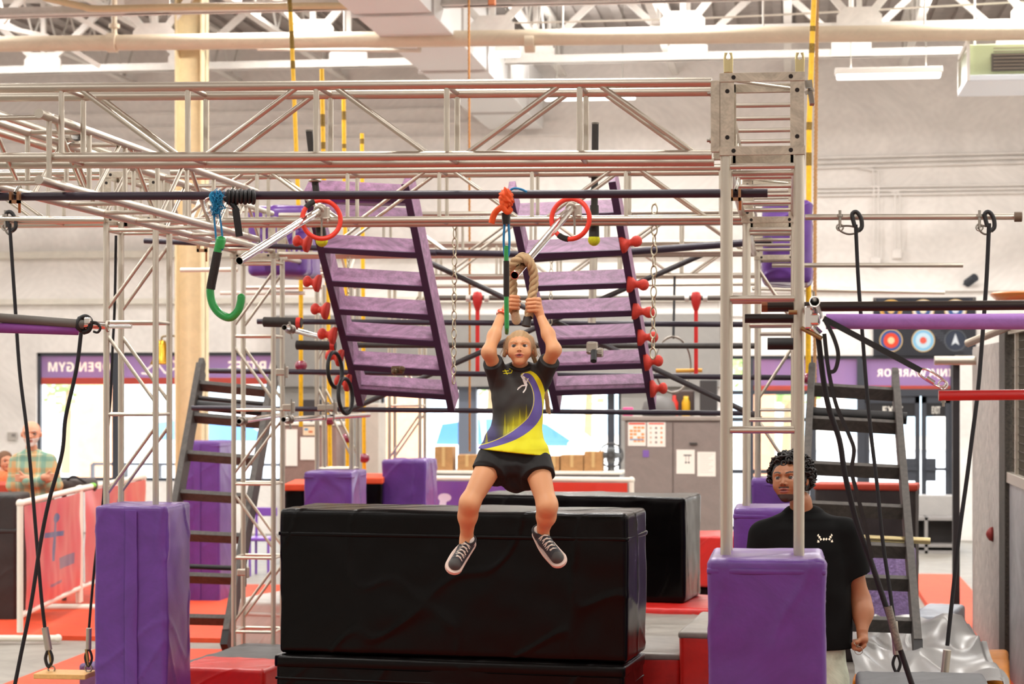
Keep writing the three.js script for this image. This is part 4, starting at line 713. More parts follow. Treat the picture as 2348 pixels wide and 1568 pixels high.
// ---------- right-hand hang station ----------
{
  const Z = 8.3, P = (x, y, dz = 0) => W(x, y, Z - dz), k = mpp(1900, Z);
  const tb = thing('station_pipe', 'thick black pipe reaching to the right edge of the picture', 'pipe', P(2050, 702)); mesh('pipe', bar(P(1756, 704, -.12), P(2420, 699, -.12), 11.5 * k, 18), M('#2b211b', .35, .3), tb); mesh('rust_collar', bar(P(1746, 704, -.12), P(1760, 704, -.12), 11.8 * k, 18), M('#7b431f', .7), tb);
  solo('station_pipe', bar(P(1708, 730, -.3), P(1822, 730, -.3), 11 * k, 16), M('#241c18', .4, .3), 'short black pipe between the legs of the corner tower', 'pipe');
  solo('station_pipe', bar(P(1760, 788, -2.0), P(1822, 788, -2.0), 17 * k, 16), black, 'short fat black roll between the legs of the corner tower', 'pipe');
  const fo = thing('foam_bar', 'purple foam tube reaching to the right edge of the picture', 'foam tube', P(2100, 755)); mesh('foam', bar(P(1894, 737), P(2430, 738), 17.5 * k, 24), MT('#9a6cb4', .75, { lo: .08, scale: 3 }), fo); mesh('seam_lip', bar(P(1940, 724, -.01), P(2430, 721, -.01), 3 * k, 10), MT('#9a6cb4', .75, { lo: .08, scale: 3 }), fo);
  const st = thing('chrome_stub', 'open chrome tube end facing us beside the corner tower', 'tube', P(1868, 760)); mesh('tube', pipe(P(1868, 691, .12), P(1874, 722, -.25), 12.5 * k, .004, 28), chrome, st); mesh('stud', bar(P(1866, 668), P(1866, 682), 2.5 * k, 8), steel, st);
  mesh('coupler', [box(.03, .09, .06, P(1853, 728).x, P(1853, 728).y, -Z, .008), box(.05, .05, .06, P(1866, 732).x, P(1866, 732).y, -Z, .012), bar(P(1862, 752), P(1878, 768), .02, 14)], chrome, st); mesh('bolt', [bar(P(1838, 752), P(1884, 776, .03), .009, 10), bar(P(1808, 716), P(1828, 716), .009, 8)], M('#8a6a44', .5, .7), st);
  const strapG = (pts, w, th = .006) => [ribbon(pts, w, th, V(S, 0, C))];
  const sl = thing('strap', 'taut black strap running down to the red bar', 'strap', P(2020, 800)); mesh('webbing', strapG([P(1888, 730, .05), P(2020, 800, .05), P(2112, 850, .05)], 13 * k, .012), black, sl); mesh('loop', strapG([P(1892, 735, .07), P(1912, 775, .07), P(1922, 815, .07), P(1913, 850, .07), P(1902, 853, .07)], 9 * k), black, sl);
  mesh('quick_link', [tube([P(2108, 848, .05), P(2128, 848, .05), P(2165, 872, .05), P(2166, 884, .05), P(2150, 886, .05), P(2112, 862, .05)], 2.6 * k, 8, 50, true), bar(P(2124, 866, .05), P(2142, 878, .05), 5.5 * k, 10)], chrome, sl); mesh('ring', ring(P(2162, 882, .05), 10 * k, 2.4 * k, null, 30, 8), chrome, sl);
  const rb = thing('red_bar', 'red steel bar at the right edge hung from a chrome link', 'bar', P(2250, 918)); mesh('tube', bar(P(2152, 907, .05), P(2430, 904, .05), 11.8 * k, 20), M('#b91a18', .35, 0, { clearcoat: .5 }), rb); mesh('eye_bolt', [bar(P(2163, 892, .05), P(2163, 932, .05), 3 * k, 8), bar(P(2163, 918, .05), P(2163, 923, .05), 6 * k, 6)], steel, rb);
  const rope = (label, pts, r, o = {}) => { const g = thing('black_rope', label, 'rope', pts[pts.length - 1].clone(), 'black hanging ropes'); mesh('rope', tube(pts, r, 8, pts.length * 10), blackRope, g); if (o.sp) { mesh('splice_sleeve', bar(o.sp[0], o.sp[1], r * 1.9, 12), aluD, g); mesh('eye', tube([o.sp[1], o.sp[1].clone().add(V(-.02, -.05, 0)), o.sp[1].clone().add(V(0, -.1, 0)), o.sp[1].clone().add(V(.02, -.05, 0))], r * .9, 6, 30, true), black, g); } return g; };
  rope('thick doubled black rope falling behind the coach’s arm', [[1876, 770], [1888, 870], [1902, 940], [1925, 1010], [1938, 1090], [1965, 1200], [1998, 1290], [2048, 1440], [2098, 1590]].map(q => P(...q)), 6.5 * k);
  const sb = thing('strap', 'slack black strap with a kink beside the thick rope', 'strap', P(1990, 1240)); mesh('webbing', strapG([[1890, 765], [1900, 850], [1918, 930], [1948, 1000], [1958, 1030], [1953, 1080], [1965, 1130], [1985, 1210], [1999, 1280]].map(q => P(q[0], q[1], .03)), 9 * k, .005), black, sb);
  const gr = MT('#6f6a60', .7, { lo: .4, scale: 12 }); mesh('worn_sleeve', tube([P(2036, 1390, .02), P(2050, 1445, .02), P(2062, 1490, .02)], 9 * k, 8, 12), gr, sb);
  const Zr = 11.7, Q = (x, y) => W(x, y, Zr), k2 = mpp(2000, Zr);
  rope('thin black rope hanging from the silver pole near the yellow pole', [[1962, 515], [1968, 640], [1977, 760], [1988, 900], [1999, 1010], [2012, 1120], [2024, 1240], [2040, 1350], [2052, 1440]].map(q => Q(...q)), 4.4 * k2, { sp: [Q(2050, 1425), Q(2056, 1500)] });
  rope('black rope hanging from the tip of the silver pole at right', [[2268, 512], [2262, 640], [2252, 780], [2242, 900], [2228, 1010], [2218, 1090], [2200, 1220], [2187, 1340], [2172, 1480]].map(q => Q(...q)), 4.8 * k2, { sp: [Q(2172, 1490), Q(2166, 1545)] });
  const hk = (px, lab, L) => { const g = thing('eye_bolt', lab, 'hook', Q(px, 540), 'hooks on the silver poles'); mesh('stem', bar(Q(px, 482), Q(px, 522), .008, 8), steel, g); mesh('nut', bar(Q(px, 491), Q(px, 497), .018, 6), steel, g); mesh('ring', ring(Q(px, 521), .018, .005, null, 20, 6), steel, g); mesh('carabiner', tube([Q(px - 2, 520), Q(px + L * .5, 518), Q(px + L, 524), Q(px + L * .98, 532), Q(px + L * .5, 537), Q(px + 2, 530)], .006, 6, 40, true), M('#6a645c', .4, .8), g); mesh('lashing', tube([Q(px + L - 8, 520), Q(px + L - 14, 492), Q(px + L - 4, 486), Q(px + L + 6, 500), Q(px + L + 8, 520), Q(px + L, 530)], .012, 8, 40), black, g); };
  hk(1926, 'eye bolt and carabiner holding the thin black rope', 42); hk(2246, 'lashed carabiner at the tip of the silver pole', 26); hk(12, 'eye bolt and carabiner on the silver pole at the left edge', 16);
  solo('pipe_plug', bar(Q(2326, 497), Q(2343, 497), .028, 14), M('#5d4a38', .6), 'brown plug on the tip of the upper right silver pole', 'plug');
  // left ropes and swing
  const e1 = Q(103, 1460), e3 = Q(203, 1460);
  rope('black swing rope falling from the pole at the left edge', [[22, 512], [34, 690], [45, 850], [62, 990], [75, 1130], [84, 1240], [95, 1370], [103, 1440]].map(q => Q(...q)), 4.6 * k2, { sp: [Q(103, 1438), Q(112, 1490)] });
  rope('black swing rope falling behind the left tower', [[266, 540], [263, 700], [258, 800], [252, 930], [242, 1050], [236, 1150], [220, 1270], [210, 1370], [204, 1440]].map(q => W(q[0], q[1], 12.2)), 3.6 * k2, { sp: [Q(204, 1440), Q(203, 1488)] });
  rope('black rope curving down from the grey foam tube', [[186, 762], [178, 830], [168, 880], [150, 960], [142, 1040], [112, 1150], [92, 1250], [72, 1380], [48, 1500], [28, 1600]].map(q => W(q[0], q[1], 10.6)), 4.8 * mpp(100, 10.6));
  const sw = thing('wooden_swing', 'wooden swing board at the bottom left', 'swing', Q(152, 1553)); mesh('board', box(.31, .03, .2, Q(152, 1545).x, Q(152, 1545).y, -Zr + .02, .005), woodTan, sw);
  for (const [px, top] of [[118, 1490], [203, 1488]]) { mesh('turnbuckle', [bar(Q(px - 5, top), Q(px - 1, top + 28), .01, 8), tube([Q(px - 3, top + 20), Q(px, top + 40)], .007, 6)], M('#a98c58', .4, .8), sw); mesh('ring', ring(Q(px, top + 44), .02, .005, null, 20, 6), steel, sw); }
  // left foam tube
  const Zl = 9.6, G = (x, y, dz = 0) => W(x, y, Zl - dz), kl = mpp(100, Zl); const lf = thing('foam_bar', 'grey and purple foam covered bar at the left edge', 'foam tube', G(90, 765));
  mesh('grey_foam', bar(G(-60, 724, .2), G(192, 744), 11 * kl, 20), M('#5d5953', .6), lf); mesh('purple_foam', bar(G(-60, 750, .2), G(180, 757), 11.5 * kl, 20), MT('#7d3d8a', .7, { lo: .08, scale: 3 }), lf); mesh('steel_core', [bar(G(190, 744), G(246, 747, -.05), 9 * kl, 16), bar(G(246, 748), G(302, 748), 5 * kl, 12)], chrome, lf); mesh('coupler', ring(G(247, 748), 11 * kl, .006, qFromTo(V(0, 0, 1), X), 24, 8), aluD, lf);
  mesh('strap', [ring(G(186, 744), 14 * kl, .01, new THREE.Quaternion().setFromEuler(new THREE.Euler(0, 1.2, 0)), 24, 8), tube([G(180, 732), G(196, 726), G(208, 736), G(204, 756), G(190, 762)], 6 * kl, 8, 30), tube([G(208, 738), G(222, 740), G(230, 752), G(224, 762), G(214, 760)], 3 * kl, 6, 30)], black, lf); mesh('buckle', box(.03, .03, .03, G(201, 735, .03).x, G(201, 735, .03).y, G(201, 735, .03).z, .006), chrome, lf);
}
// ---------- background furniture ----------
const paperM = M('#e9e3da', .8);
function paperTex(draw) { return new THREE.MeshStandardMaterial({ map: textTex(256, 340, (x, w, h) => { x.fillStyle = '#efe7dd'; x.fillRect(0, 0, w, h); draw(x, w, h); }), roughness: .8 }); }
function sheet(parent, name, px0, px1, py0, py1, Z, mat) { const a = W(px0, py1, Z), b = W(px1, py0, Z), g = new THREE.BoxGeometry(b.x - a.x, b.y - a.y, .004); g.translate((a.x + b.x) / 2, (a.y + b.y) / 2, -Z + .004); const m = prep(g), o = org.get(parent); if (o) m.translate(-o.x, -o.y, -o.z); const q = new THREE.Mesh(m, mat); q.name = name; q.castShadow = q.receiveShadow = true; (parent || scene).add(q); return q; }
{ // storage cabinet with notices
  const Z = 24.2, a = W(1432, 964, Z), b = W(1652, 964, Z), g = thing('storage_cabinet', 'brown grey storage cabinet with notices taped to its doors', 'cabinet', V((a.x + b.x) / 2, 0, -Z - .25)), cm = MT('#857973', .6, { lo: .06, scale: 1 });
  mesh('body', boxAA(a.x, b.x, .08, a.y, -Z - .02, -Z - .5, .01), cm, g); mesh('plinth', boxAA(a.x + .02, b.x - .02, 0, .08, -Z - .05, -Z - .48), M('#4a4440', .7), g); mesh('top', boxAA(a.x - .03, b.x + .03, a.y, a.y + .05, -Z + .02, -Z - .52, .01), MT('#9a9088', .6, { lo: .06, scale: 1 }), g);
  const xm = W(1543, 964, Z).x;
  for (const [x0, x1, hx] of [[a.x + .01, xm - .006, 0], [xm + .006, b.x - .01, 1]]) { const d = mesh('door', boxAA(x0, x1, .1, a.y - .02, -Z, -Z - .025, .006), cm, g); if (hx) { const h = W(1590, 1017, Z); mesh('handle', box(.09, .025, .03, h.x, h.y, -Z + .015, .006), M('#3b3431', .5), d); } }
  sheet(g, 'notice', 1440, 1481, 968, 1022, Z, paperTex((x, w, h) => { x.fillStyle = '#d8452c'; x.fillRect(10, 8, w - 20, 26); x.fillStyle = '#e8975a'; for (let i = 0; i < 5; i++) for (let j = 0; j < 4; j++) if ((i * 7 + j * 3) % 4) x.fillRect(24 + j * 55, 60 + i * 48, 46, 34); x.fillStyle = '#6f8fae'; x.fillRect(24, 240, 200, 20); }));
  sheet(g, 'notice', 1484, 1526, 968, 1024, Z, paperTex((x, w, h) => { x.fillStyle = '#d8452c'; x.fillRect(20, 10, w - 40, 20); for (let i = 0; i < 12; i++) { x.fillStyle = ['#c9b29e', '#7a6a66', '#d98a5a'][i % 3]; x.beginPath(); x.arc(50 + (i % 3) * 75, 80 + (i / 3 | 0) * 66, 16, 0, 7); x.fill(); } }));
  sheet(g, 'notice', 1551, 1593, 1031, 1086, Z, paperTex((x, w, h) => { x.fillStyle = '#3d3b40'; x.fillRect(100, 70, 110, 18); for (const q of [130, 170]) { x.fillRect(q, 88, 6, 70); x.beginPath(); x.arc(q + 3, 180, 14, 0, 7); x.fill(); } }));
  sheet(g, 'notice', 1599, 1641, 1036, 1092, Z, paperTex((x, w, h) => { x.fillStyle = '#b7b1ab'; for (let i = 0; i < 10; i++) x.fillRect(30, 30 + i * 28, 190 - (i % 3) * 30, 5); }));
  sheet(g, 'sticker', 1474, 1488, 1032, 1048, Z, M('#7b5aa6', .6));
  const on = (name, lab, px, w, h, mat, cat, sh) => { const p = W(px, 955, Z + .2); const y = a.y + .05; solo(name, sh ? sh(p.x, y, p.z) : box(w, h, w, p.x, y + h / 2, p.z, .015), mat, lab, cat); };
  on('storage_box', 'pink box on the left end of the cabinet', 1440, .12, .1, M('#d04a86', .6), 'box'); 
  on('helmet_case', 'rounded grey case on the cabinet', 1512, .3, .2, M('#5d5a58', .6), 'case', (x, y, z) => lathe([[.001, 0], [.2, 0], [.21, .06], [.18, .16], [.1, .22], [.001, .24]], V(x, y, z), V(x, y + 1, z), 20));
  on('bottle', 'red bottle on the cabinet', 1546, .1, .2, redP, 'bottle', (x, y, z) => lathe([[.001, 0], [.045, 0], [.045, .16], [.02, .2], [.02, .24], [.001, .24]], V(x, y, z), V(x, y + 1, z), 14));
  on('bottle', 'yellow bottle on the cabinet', 1573, .1, .2, M('#d9a81a', .5), 'bottle', (x, y, z) => lathe([[.001, 0], [.05, 0], [.05, .16], [.03, .2], [.03, .23], [.001, .23]], V(x, y, z), V(x, y + 1, z), 14));
  on('toolbox', 'dark box between the bottles on the cabinet', 1560, .16, .12, M('#4a3c38', .6), 'box', (x, y, z) => box(.26, .3, .2, x + .03, y + .15, z - .12, .02));
  on('speaker', 'dark speaker standing on the right end of the cabinet', 1625, .2, .42, M('#3c3a3a', .7), 'speaker');
}
{ // notice board stand behind the first middle pad
  const Z = 24.8, a = W(652, 975, Z), b = W(770, 975, Z), g = thing('notice_cabinet', 'brown cabinet with large paper sheets beside the yellow poles', 'cabinet', V((a.x + b.x) / 2, 0, -Z)); mesh('body', boxAA(a.x, b.x, 0, a.y, -Z - .01, -Z - .5, .01), MT('#8a6f66', .7, { lo: .1, scale: 1 }), g); mesh('top', boxAA(a.x - .02, b.x + .02, a.y, a.y + .04, -Z + .01, -Z - .5, .01), offwhite, g); sheet(g, 'paper_sheet', 655, 682, 984, 1068, Z, paperM); sheet(g, 'paper_sheet', 689, 722, 1002, 1054, Z, paperM); sheet(g, 'poster', 695, 722, 956 + 22, 998, Z, paperTex((x, w, h) => { x.fillStyle = '#e3c9a8'; x.fillRect(0, 0, w, h); x.fillStyle = '#5b8fb0'; x.fillRect(30, 60, 80, 90); x.fillStyle = '#c96a3a'; x.fillRect(120, 160, 90, 80); }));
  solo('small_monitor', [box(.3, .22, .05, W(705, 935, Z).x, a.y + .2, -Z - .2, .01), bar(V(W(705, 935, Z).x, a.y + .04, -Z - .2), V(W(705, 935, Z).x, a.y + .2, -Z - .2), .02, 8)], M('#2c2a2c', .6), 'small dark monitor on the brown notice cabinet', 'monitor');
  solo('tall_locker', boxAA(W(838, 0, 25).x, W(868, 0, 25).x, 0, wy(850, 925, 25), -25, -25.5, .01), MT('#b8aea2', .6, { lo: .05, scale: 1 }), 'narrow pale locker behind the yellow poles', 'locker');
}
{ // counter, boxes, fan
  const Z = 26.3, y = wy(1200, 1080, Z); const c = thing('counter', 'long low counter under the middle window', 'counter', V(wx(1150, Z), 0, -Z - .3)); mesh('top', boxAA(wx(880, Z), wx(1425, Z), y - .04, y, -Z, -Z - .6, .01), offwhite, c); mesh('front', boxAA(wx(885, Z), wx(1420, Z), 0, y - .04, -Z - .05, -Z - .55), MT('#8c8a8c', .7, { lo: .06, scale: 1 }), c);
  const card = MT('#a87c4d', .8, { lo: .14, scale: 2 });
  for (const [x0, x1, py, lab] of [[994, 1036, 1025, 'tall cardboard box at the left end of the counter'], [1046, 1092, 1044, 'cardboard box beside the girl’s right hip'], [1256, 1281, 1046, 'cardboard box beside the girl’s left hip'], [1284, 1336, 1043, 'wide cardboard box under the parked car'], [1338, 1380, 1035, 'tall cardboard box beside the desk fan']]) { const b = thing('cardboard_box', lab, 'box', V((wx(x0, Z) + wx(x1, Z)) / 2, y, -Z - .2), 'cardboard boxes on the counter'); mesh('carton', boxAA(wx(x0, Z), wx(x1, Z), y, wy(1200, py, Z), -Z - .06, -Z - .36, .006), card, b); mesh('tape', boxAA((wx(x0, Z) + wx(x1, Z)) / 2 - .02, (wx(x0, Z) + wx(x1, Z)) / 2 + .02, y + .05, wy(1200, py, Z) + .002, -Z - .055, -Z - .2), M('#c3a06a', .5), b); }
  const f = thing('desk_fan', 'round desk fan at the right end of the counter', 'fan', V(wx(1398, Z), y, -Z - .2)), fc = V(wx(1398, Z), y + .2, -Z - .2); const cage = []; for (let i = 0; i < 12; i++) { const q = i / 12 * Math.PI; cage.push(bar(fc.clone().add(V(Math.cos(q) * .15, Math.sin(q) * .15, .04)), fc.clone().add(V(-Math.cos(q) * .15, -Math.sin(q) * .15, .04)), .004, 4)); } cage.push(ring(fc, .15, .012, null, 30, 6)); mesh('cage', cage, M('#4b4a4a', .5), f); mesh('motor', bar(fc.clone().add(V(0, 0, -.1)), fc.clone().add(V(0, 0, .03)), .05, 14), M('#3b3a3a', .5), f); mesh('stand', bar(V(fc.x, y, fc.z), fc.clone().add(V(0, -.14, 0)), .05, 12, .02), M('#3b3a3a', .5), f);
  for (let i = 0; i < 4; i++) { const b = [1, 1, 1, 1]; const sh = ball(fc.clone().add(V(Math.cos(i * 1.57) * .06, Math.sin(i * 1.57) * .06, 0)), .06, [1, .7, .15], 10); mesh('blade', sh, M('#8f9598', .4), f); }
}
// PVC fences with vinyl banners
function fence(label, p0, p1, yTop, banner, o = {}) {
  const a = K(p0[0], 880, p0[1]), b = K(p1[0], 880, p1[1]); a.y = b.y = 0; const g = thing('banner_fence', label, 'fence', a.clone().add(b).multiplyScalar(.5), 'white pipe fences'), e = b.clone().sub(a).normalize(), n = V(-e.z, 0, e.x), r = .027, up = y => V(0, y, 0), at = (s, y, dn = 0) => a.clone().lerp(b, s).add(V(0, y, 0)).addScaledVector(n, dn);
  for (const s of o.posts || [0, 1]) { mesh('post', bar(at(s, .1), at(s, yTop), r, 12), pvc, g); mesh('elbow', ball(at(s, yTop), r * 1.3), pvc, g); mesh('foot', [bar(at(s, .05, -.32), at(s, .05, .32), r, 12), ball(at(s, .05, .32), r * 1.25), ball(at(s, .05, -.32), r * 1.25)], pvc, g); }
  mesh('top_rail', bar(at(0, yTop), at(1, yTop), r, 12), pvc, g); mesh('bottom_rail', bar(at(0, .24), at(1, .24), r, 12), pvc, g);
  const w = a.distanceTo(b), N = 40, pg = new THREE.PlaneGeometry(1, 1, N, 20), p = pg.attributes.position;
  for (let i = 0; i < p.count; i++) { const s = p.getX(i) + .5, v = p.getY(i) + .5, q = at(.03 + s * .94, .27 + v * (yTop - .3), .03 + .03 * N3(s * 5 + p0[0], v * 1.5, 2) + .012 * N3(s * 14, v * 3 + s * 6, 7)); p.setXYZ(i, q.x, q.y, q.z); } pg.computeVertexNormals();
  mesh('banner', pg, banner, g);
}
const bannerTex = (base, ink, cool) => new THREE.MeshPhysicalMaterial({ side: THREE.DoubleSide, roughness: .3, clearcoat: .4, clearcoatRoughness: .3, map: textTex(512, 512, (x, w, h) => { x.fillStyle = base; x.fillRect(0, 0, w, h); x.fillStyle = ink; x.save(); x.translate(w * .5, h * .45); x.rotate(.1); x.fillRect(-10, -110, 26, 200); x.fillRect(-90, -60, 170, 26); x.beginPath(); x.arc(6, -130, 26, 0, 7); x.fill(); x.restore(); if (cool) { x.globalAlpha = .7; x.fillRect(w * .6, h * .62, 150, 60); x.fillRect(w * .42, h * .85, 120, 14); } }) });
const banR = bannerTex('#d6605f', '#5a6f96', 1), banP = bannerTex('#6d4390', '#cbbccf', 0), banR2 = new THREE.MeshPhysicalMaterial({ color: col('#cf3826'), roughness: .35, side: THREE.DoubleSide, clearcoat: .3 });
fence('white pipe fence with a pink red banner in the lower left', [46, 17.7], [180, 20.1], 1.19, banR); fence('white pipe fence continuing behind the left purple pad', [184, 20.2], [330, 22.8], 1.19, banR);
fence('white pipe fence with a purple banner behind the black mat', [850, 22.6], [1172, 22.3], 1.19, banP); fence('white pipe fence with a red banner right of the girl', [1176, 22.3], [1448, 22.0], 1.19, banR2);
{
  const t = thing('gym_bag', 'dark bag lying on the barrier behind the left tower', 'bag', K(180, 1120, 20.6)), c = K(178, 1112, 20.7); const m = softBox(.34, .1, .2, .04, .02, 5, 24, .02); m.rotateY(.4); m.translate(c.x, c.y, c.z); mesh('body', m, M('#4a4340', .8), t); mesh('strap', tube([c.clone().add(V(-.1, .03, .1)), c.clone().add(V(0, .09, .12)), c.clone().add(V(.12, .03, .1))], .012, 6), M('#2a2625', .8), t); mesh('green_patch', ball(c.clone().add(V(.17, .0, .05)), .04, [1, .7, .7]), M('#7cc24a', .6), t);
  const tb = thing('table', 'table with a red cover at the far left', 'table', K(60, 1394, 21.2)), q = K(40, 1118, 21.2); mesh('cover', box(1.3, .1, .6, q.x, q.y, q.z, .02), redMat, tb); for (const s of [-.58, .58]) for (const u of [-.25, .25]) mesh('leg', bar(V(q.x + s, 0, q.z + u), V(q.x + s, q.y, q.z + u), .025, 8), M('#4a4644', .6), tb);
}
{ // cubby shelf and low wall by the doors
  const Z = 27.6, x0 = wx(2090, Z), x1 = wx(2192, Z), y1 = wy(2150, 1186, Z), y0 = wy(2150, 1316, Z), g = thing('cubby_shelf', 'grey cubby shelf below the entrance doors', 'shelf', V((x0 + x1) / 2, 0, -Z - .2)), cm = MT('#8b8784', .7, { lo: .05, scale: 1 }), xm = wx(2124, Z);
  mesh('back', boxAA(x0, x1, 0, y1, -Z - .36, -Z - .4), M('#4c4847', .8), g); for (const y of [.02, y0 - .02, (y0 + y1) / 2, y1 - .02]) mesh('shelf_board', boxAA(x0, x1, y - .02, y + .02, -Z, -Z - .36), cm, g); for (const x of [x0, xm, x1]) mesh('side_board', boxAA(x - .02, x + .02, 0, y1, -Z, -Z - .38), cm, g);
  solo('reception_counter', boxAA(wx(2085, 28.2), wx(2195, 28.2), 0, wy(2150, 1136, 28.2), -28.2, -28.5, .01), MT('#a8a5a2', .7, { lo: .04, scale: 1 }), 'pale grey low wall in front of the entrance doors', 'counter');
}
{ // climbing wall module running into the depth at the right edge
  const x = 1.6, g = thing('wall_module', 'weathered grey climbing wall module at the right edge', 'climbing wall', V(x, 0, -16)), zz = px => 1806 < px ? 18.6 * 407 / (px - 1806) : 0;
  for (let i = 0; i < 3; i++) mesh('board', boxAA(x, x + .05, .05, 2.52, -18.6 + i * .85, -18.6 + i * .85 + .845, .004), greyWood, g);
  mesh('end_board', boxAA(x, x + 1.2, .05, 2.5, -18.65, -18.6), greyWood, g);
  mesh('post', boxAA(x - .03, x + .09, 0, 2.62, -16.03, -15.6, .006), MT('#3f3a33', .7, { lo: .5, f1: 30, f2: 70, scale: 2 }), g); mesh('panel', boxAA(x, x + .05, .05, 1.5, -15.58, -12.6, .004), MT('#9c9b9c', .45, { lo: .14, scale: .8, metal: .3 }), g); mesh('panel_frame', boxAA(x - .02, x + .07, 1.48, 1.56, -15.6, -12.6, .006), aluD, g);
  for (const z of [-15.2, -14.4, -13.6, -12.8]) mesh('upright', boxAA(x, x + .05, 1.5, 2.6, z - .03, z + .03), aluD, g); mesh('top_rail', boxAA(x - .01, x + .06, 2.56, 2.62, -15.6, -12.6), alu, g);
  const net = []; for (let z = -15.56; z < -12.6; z += .06) net.push(boxAA(x + .02, x + .026, 1.56, 2.56, z, z + .006)); for (let y = 1.6; y < 2.56; y += .06) net.push(boxAA(x + .02, x + .026, y, y + .006, -15.56, -12.6)); const nm = mesh('mesh_screen', net, M('#4d463c', .6, .4), g); nm.userData.kind = 'stuff';
  mesh('climbing_hold', lathe([[.001, 0], [.06, 0], [.05, .03], [.02, .05], [.001, .055]], V(x, 1.02, -16.8), V(x - 1, 1.02, -16.8), 12), M('#8e2a26', .6), g);
  mesh('rail_arm', bar(V(x, 2.62, -15.4), V(x - .28, 2.5, -15.8), .03, 10), alu, g); mesh('rail_arm', bar(V(x, 2.4, -18.3), V(x - .35, 2.4, -18.3), .04, 10), alu, g);
  const p = thing('steel_post', 'dark upright post beside the grey climbing wall', 'post', V(W(2192, 0, 18.8).x, 0, -18.8)); mesh('post', boxAA(W(2184, 0, 18.8).x, W(2200, 0, 18.8).x, .12, wy(2190, 836, 18.8), -18.75, -18.85, .005), M('#2f2d30', .6), p); mesh('foot', boxAA(W(2178, 0, 18.8).x, W(2206, 0, 18.8).x, 0, .12, -18.65, -18.95, .005), M('#8b8784', .6), p); mesh('head_plate', boxAA(W(2184, 0, 18.8).x, W(2225, 0, 18.8).x, wy(2190, 836, 18.8), wy(2190, 822, 18.8), -18.6, -19, .005), M('#b9b6b4', .5), p);
}
{ // banner of round seals
  const Z = ZB - .05, g = thing('seal_banner', 'black banner with round service seals on the right back wall', 'banner', W(2118, 815, Z)), a = W(2002, 815, Z), b = W(2238, 681, Z);
  const t = textTex(1024, 580, (x, w, h) => {
    x.fillStyle = '#22242c'; x.fillRect(0, 0, w, h); x.fillStyle = '#3a3d46'; for (let i = 0; i < 40; i++) x.fillRect((i * 263) % w, (i * 151) % h, 120, 14);
    const seal = (cx, cy, r, ringC, inner, mid) => { x.fillStyle = '#d9b778'; x.beginPath(); x.arc(cx, cy, r, 0, 7); x.fill(); x.fillStyle = ringC; x.beginPath(); x.arc(cx, cy, r * .92, 0, 7); x.fill(); x.fillStyle = inner; x.beginPath(); x.arc(cx, cy, r * .66, 0, 7); x.fill(); x.fillStyle = mid; x.beginPath(); x.arc(cx, cy, r * .3, 0, 7); x.fill(); };
    seal(180, 130, 110, '#c9963a', '#2c3550', '#d9b778'); seal(500, 130, 110, '#d9d4c8', '#3d5a8c', '#e6dcc0'); seal(820, 130, 110, '#d9d4c8', '#35588f', '#d5dbe6');
    seal(180, 430, 115, '#2f4f8c', '#d8442a', '#e8c79a'); seal(500, 430, 115, '#7fb7d8', '#bcd6e4', '#d85a4a'); x.strokeStyle = '#6a7078'; x.lineWidth = 5; x.beginPath(); x.arc(820, 430, 105, 0, 7); x.stroke(); x.fillStyle = '#2b3344'; x.beginPath(); x.arc(820, 430, 95, 0, 7); x.fill(); x.fillStyle = '#cfd6dd'; x.beginPath(); x.moveTo(820, 360); x.lineTo(860, 480); x.lineTo(820, 455); x.lineTo(780, 480); x.fill();
  });
  const pg = new THREE.BoxGeometry(b.x - a.x, b.y - a.y, .01); pg.translate((a.x + b.x) / 2, (a.y + b.y) / 2, -Z); mesh('print', pg, new THREE.MeshStandardMaterial({ map: t, roughness: .7 }), g); mesh('grommets', [ball(V(a.x + .03, b.y - .03, -Z + .01), .015), ball(V(b.x - .03, b.y - .03, -Z + .01), .015)], steel, g);
  const fs = W(2360, 690, 20); solo('disc_seat', lathe([[.001, 0], [.3, .0], [.36, .06], [.34, .08], [.001, .09]], V(fs.x, fs.y, fs.z), V(fs.x, fs.y + 1, fs.z), 30), M('#b06a34', .4, .5), 'brown disc seat just entering at the right edge', 'seat');
  const th = thing('thermostat', 'pale wall switch box left of the old man', 'switch', W(28, 1000, ZB - .04)); mesh('plate', box(.14, .12, .05, W(28, 1000, ZB - .04).x, W(28, 1000, ZB - .04).y, -ZB + .04, .008), M('#bdb6ae', .6), th); mesh('display', box(.06, .04, .01, W(31, 998, ZB - .07).x, W(31, 998, ZB - .07).y, -ZB + .068), M('#8b8580', .5), th);
}
{ // small purple chair seen through the tower
  const Z = 23.5, x0 = W(580, 0, Z).x, x1 = W(622, 0, Z).x, g = thing('plastic_chair', 'small purple plastic chair seen through the tower beside the black mats', 'chair', V((x0 + x1) / 2, 0, -Z)), m = M('#7a4fb0', .45), w = x1 - x0;
  mesh('seat', box(w + .08, .04, .34, (x0 + x1) / 2, .42, -Z, .015), m, g); mesh('backrest', [box(w + .06, .1, .03, (x0 + x1) / 2, .72, -Z - .16, .012), box(.03, .34, .03, x0, .57, -Z - .16, .01), box(.03, .34, .03, x1, .57, -Z - .16, .01)], m, g);
  for (const s of [x0, x1]) for (const u of [-.14, .14]) mesh('leg', bar(V(s, 0, -Z + u), V(s, .41, -Z + u), .015, 8), m, g);
}
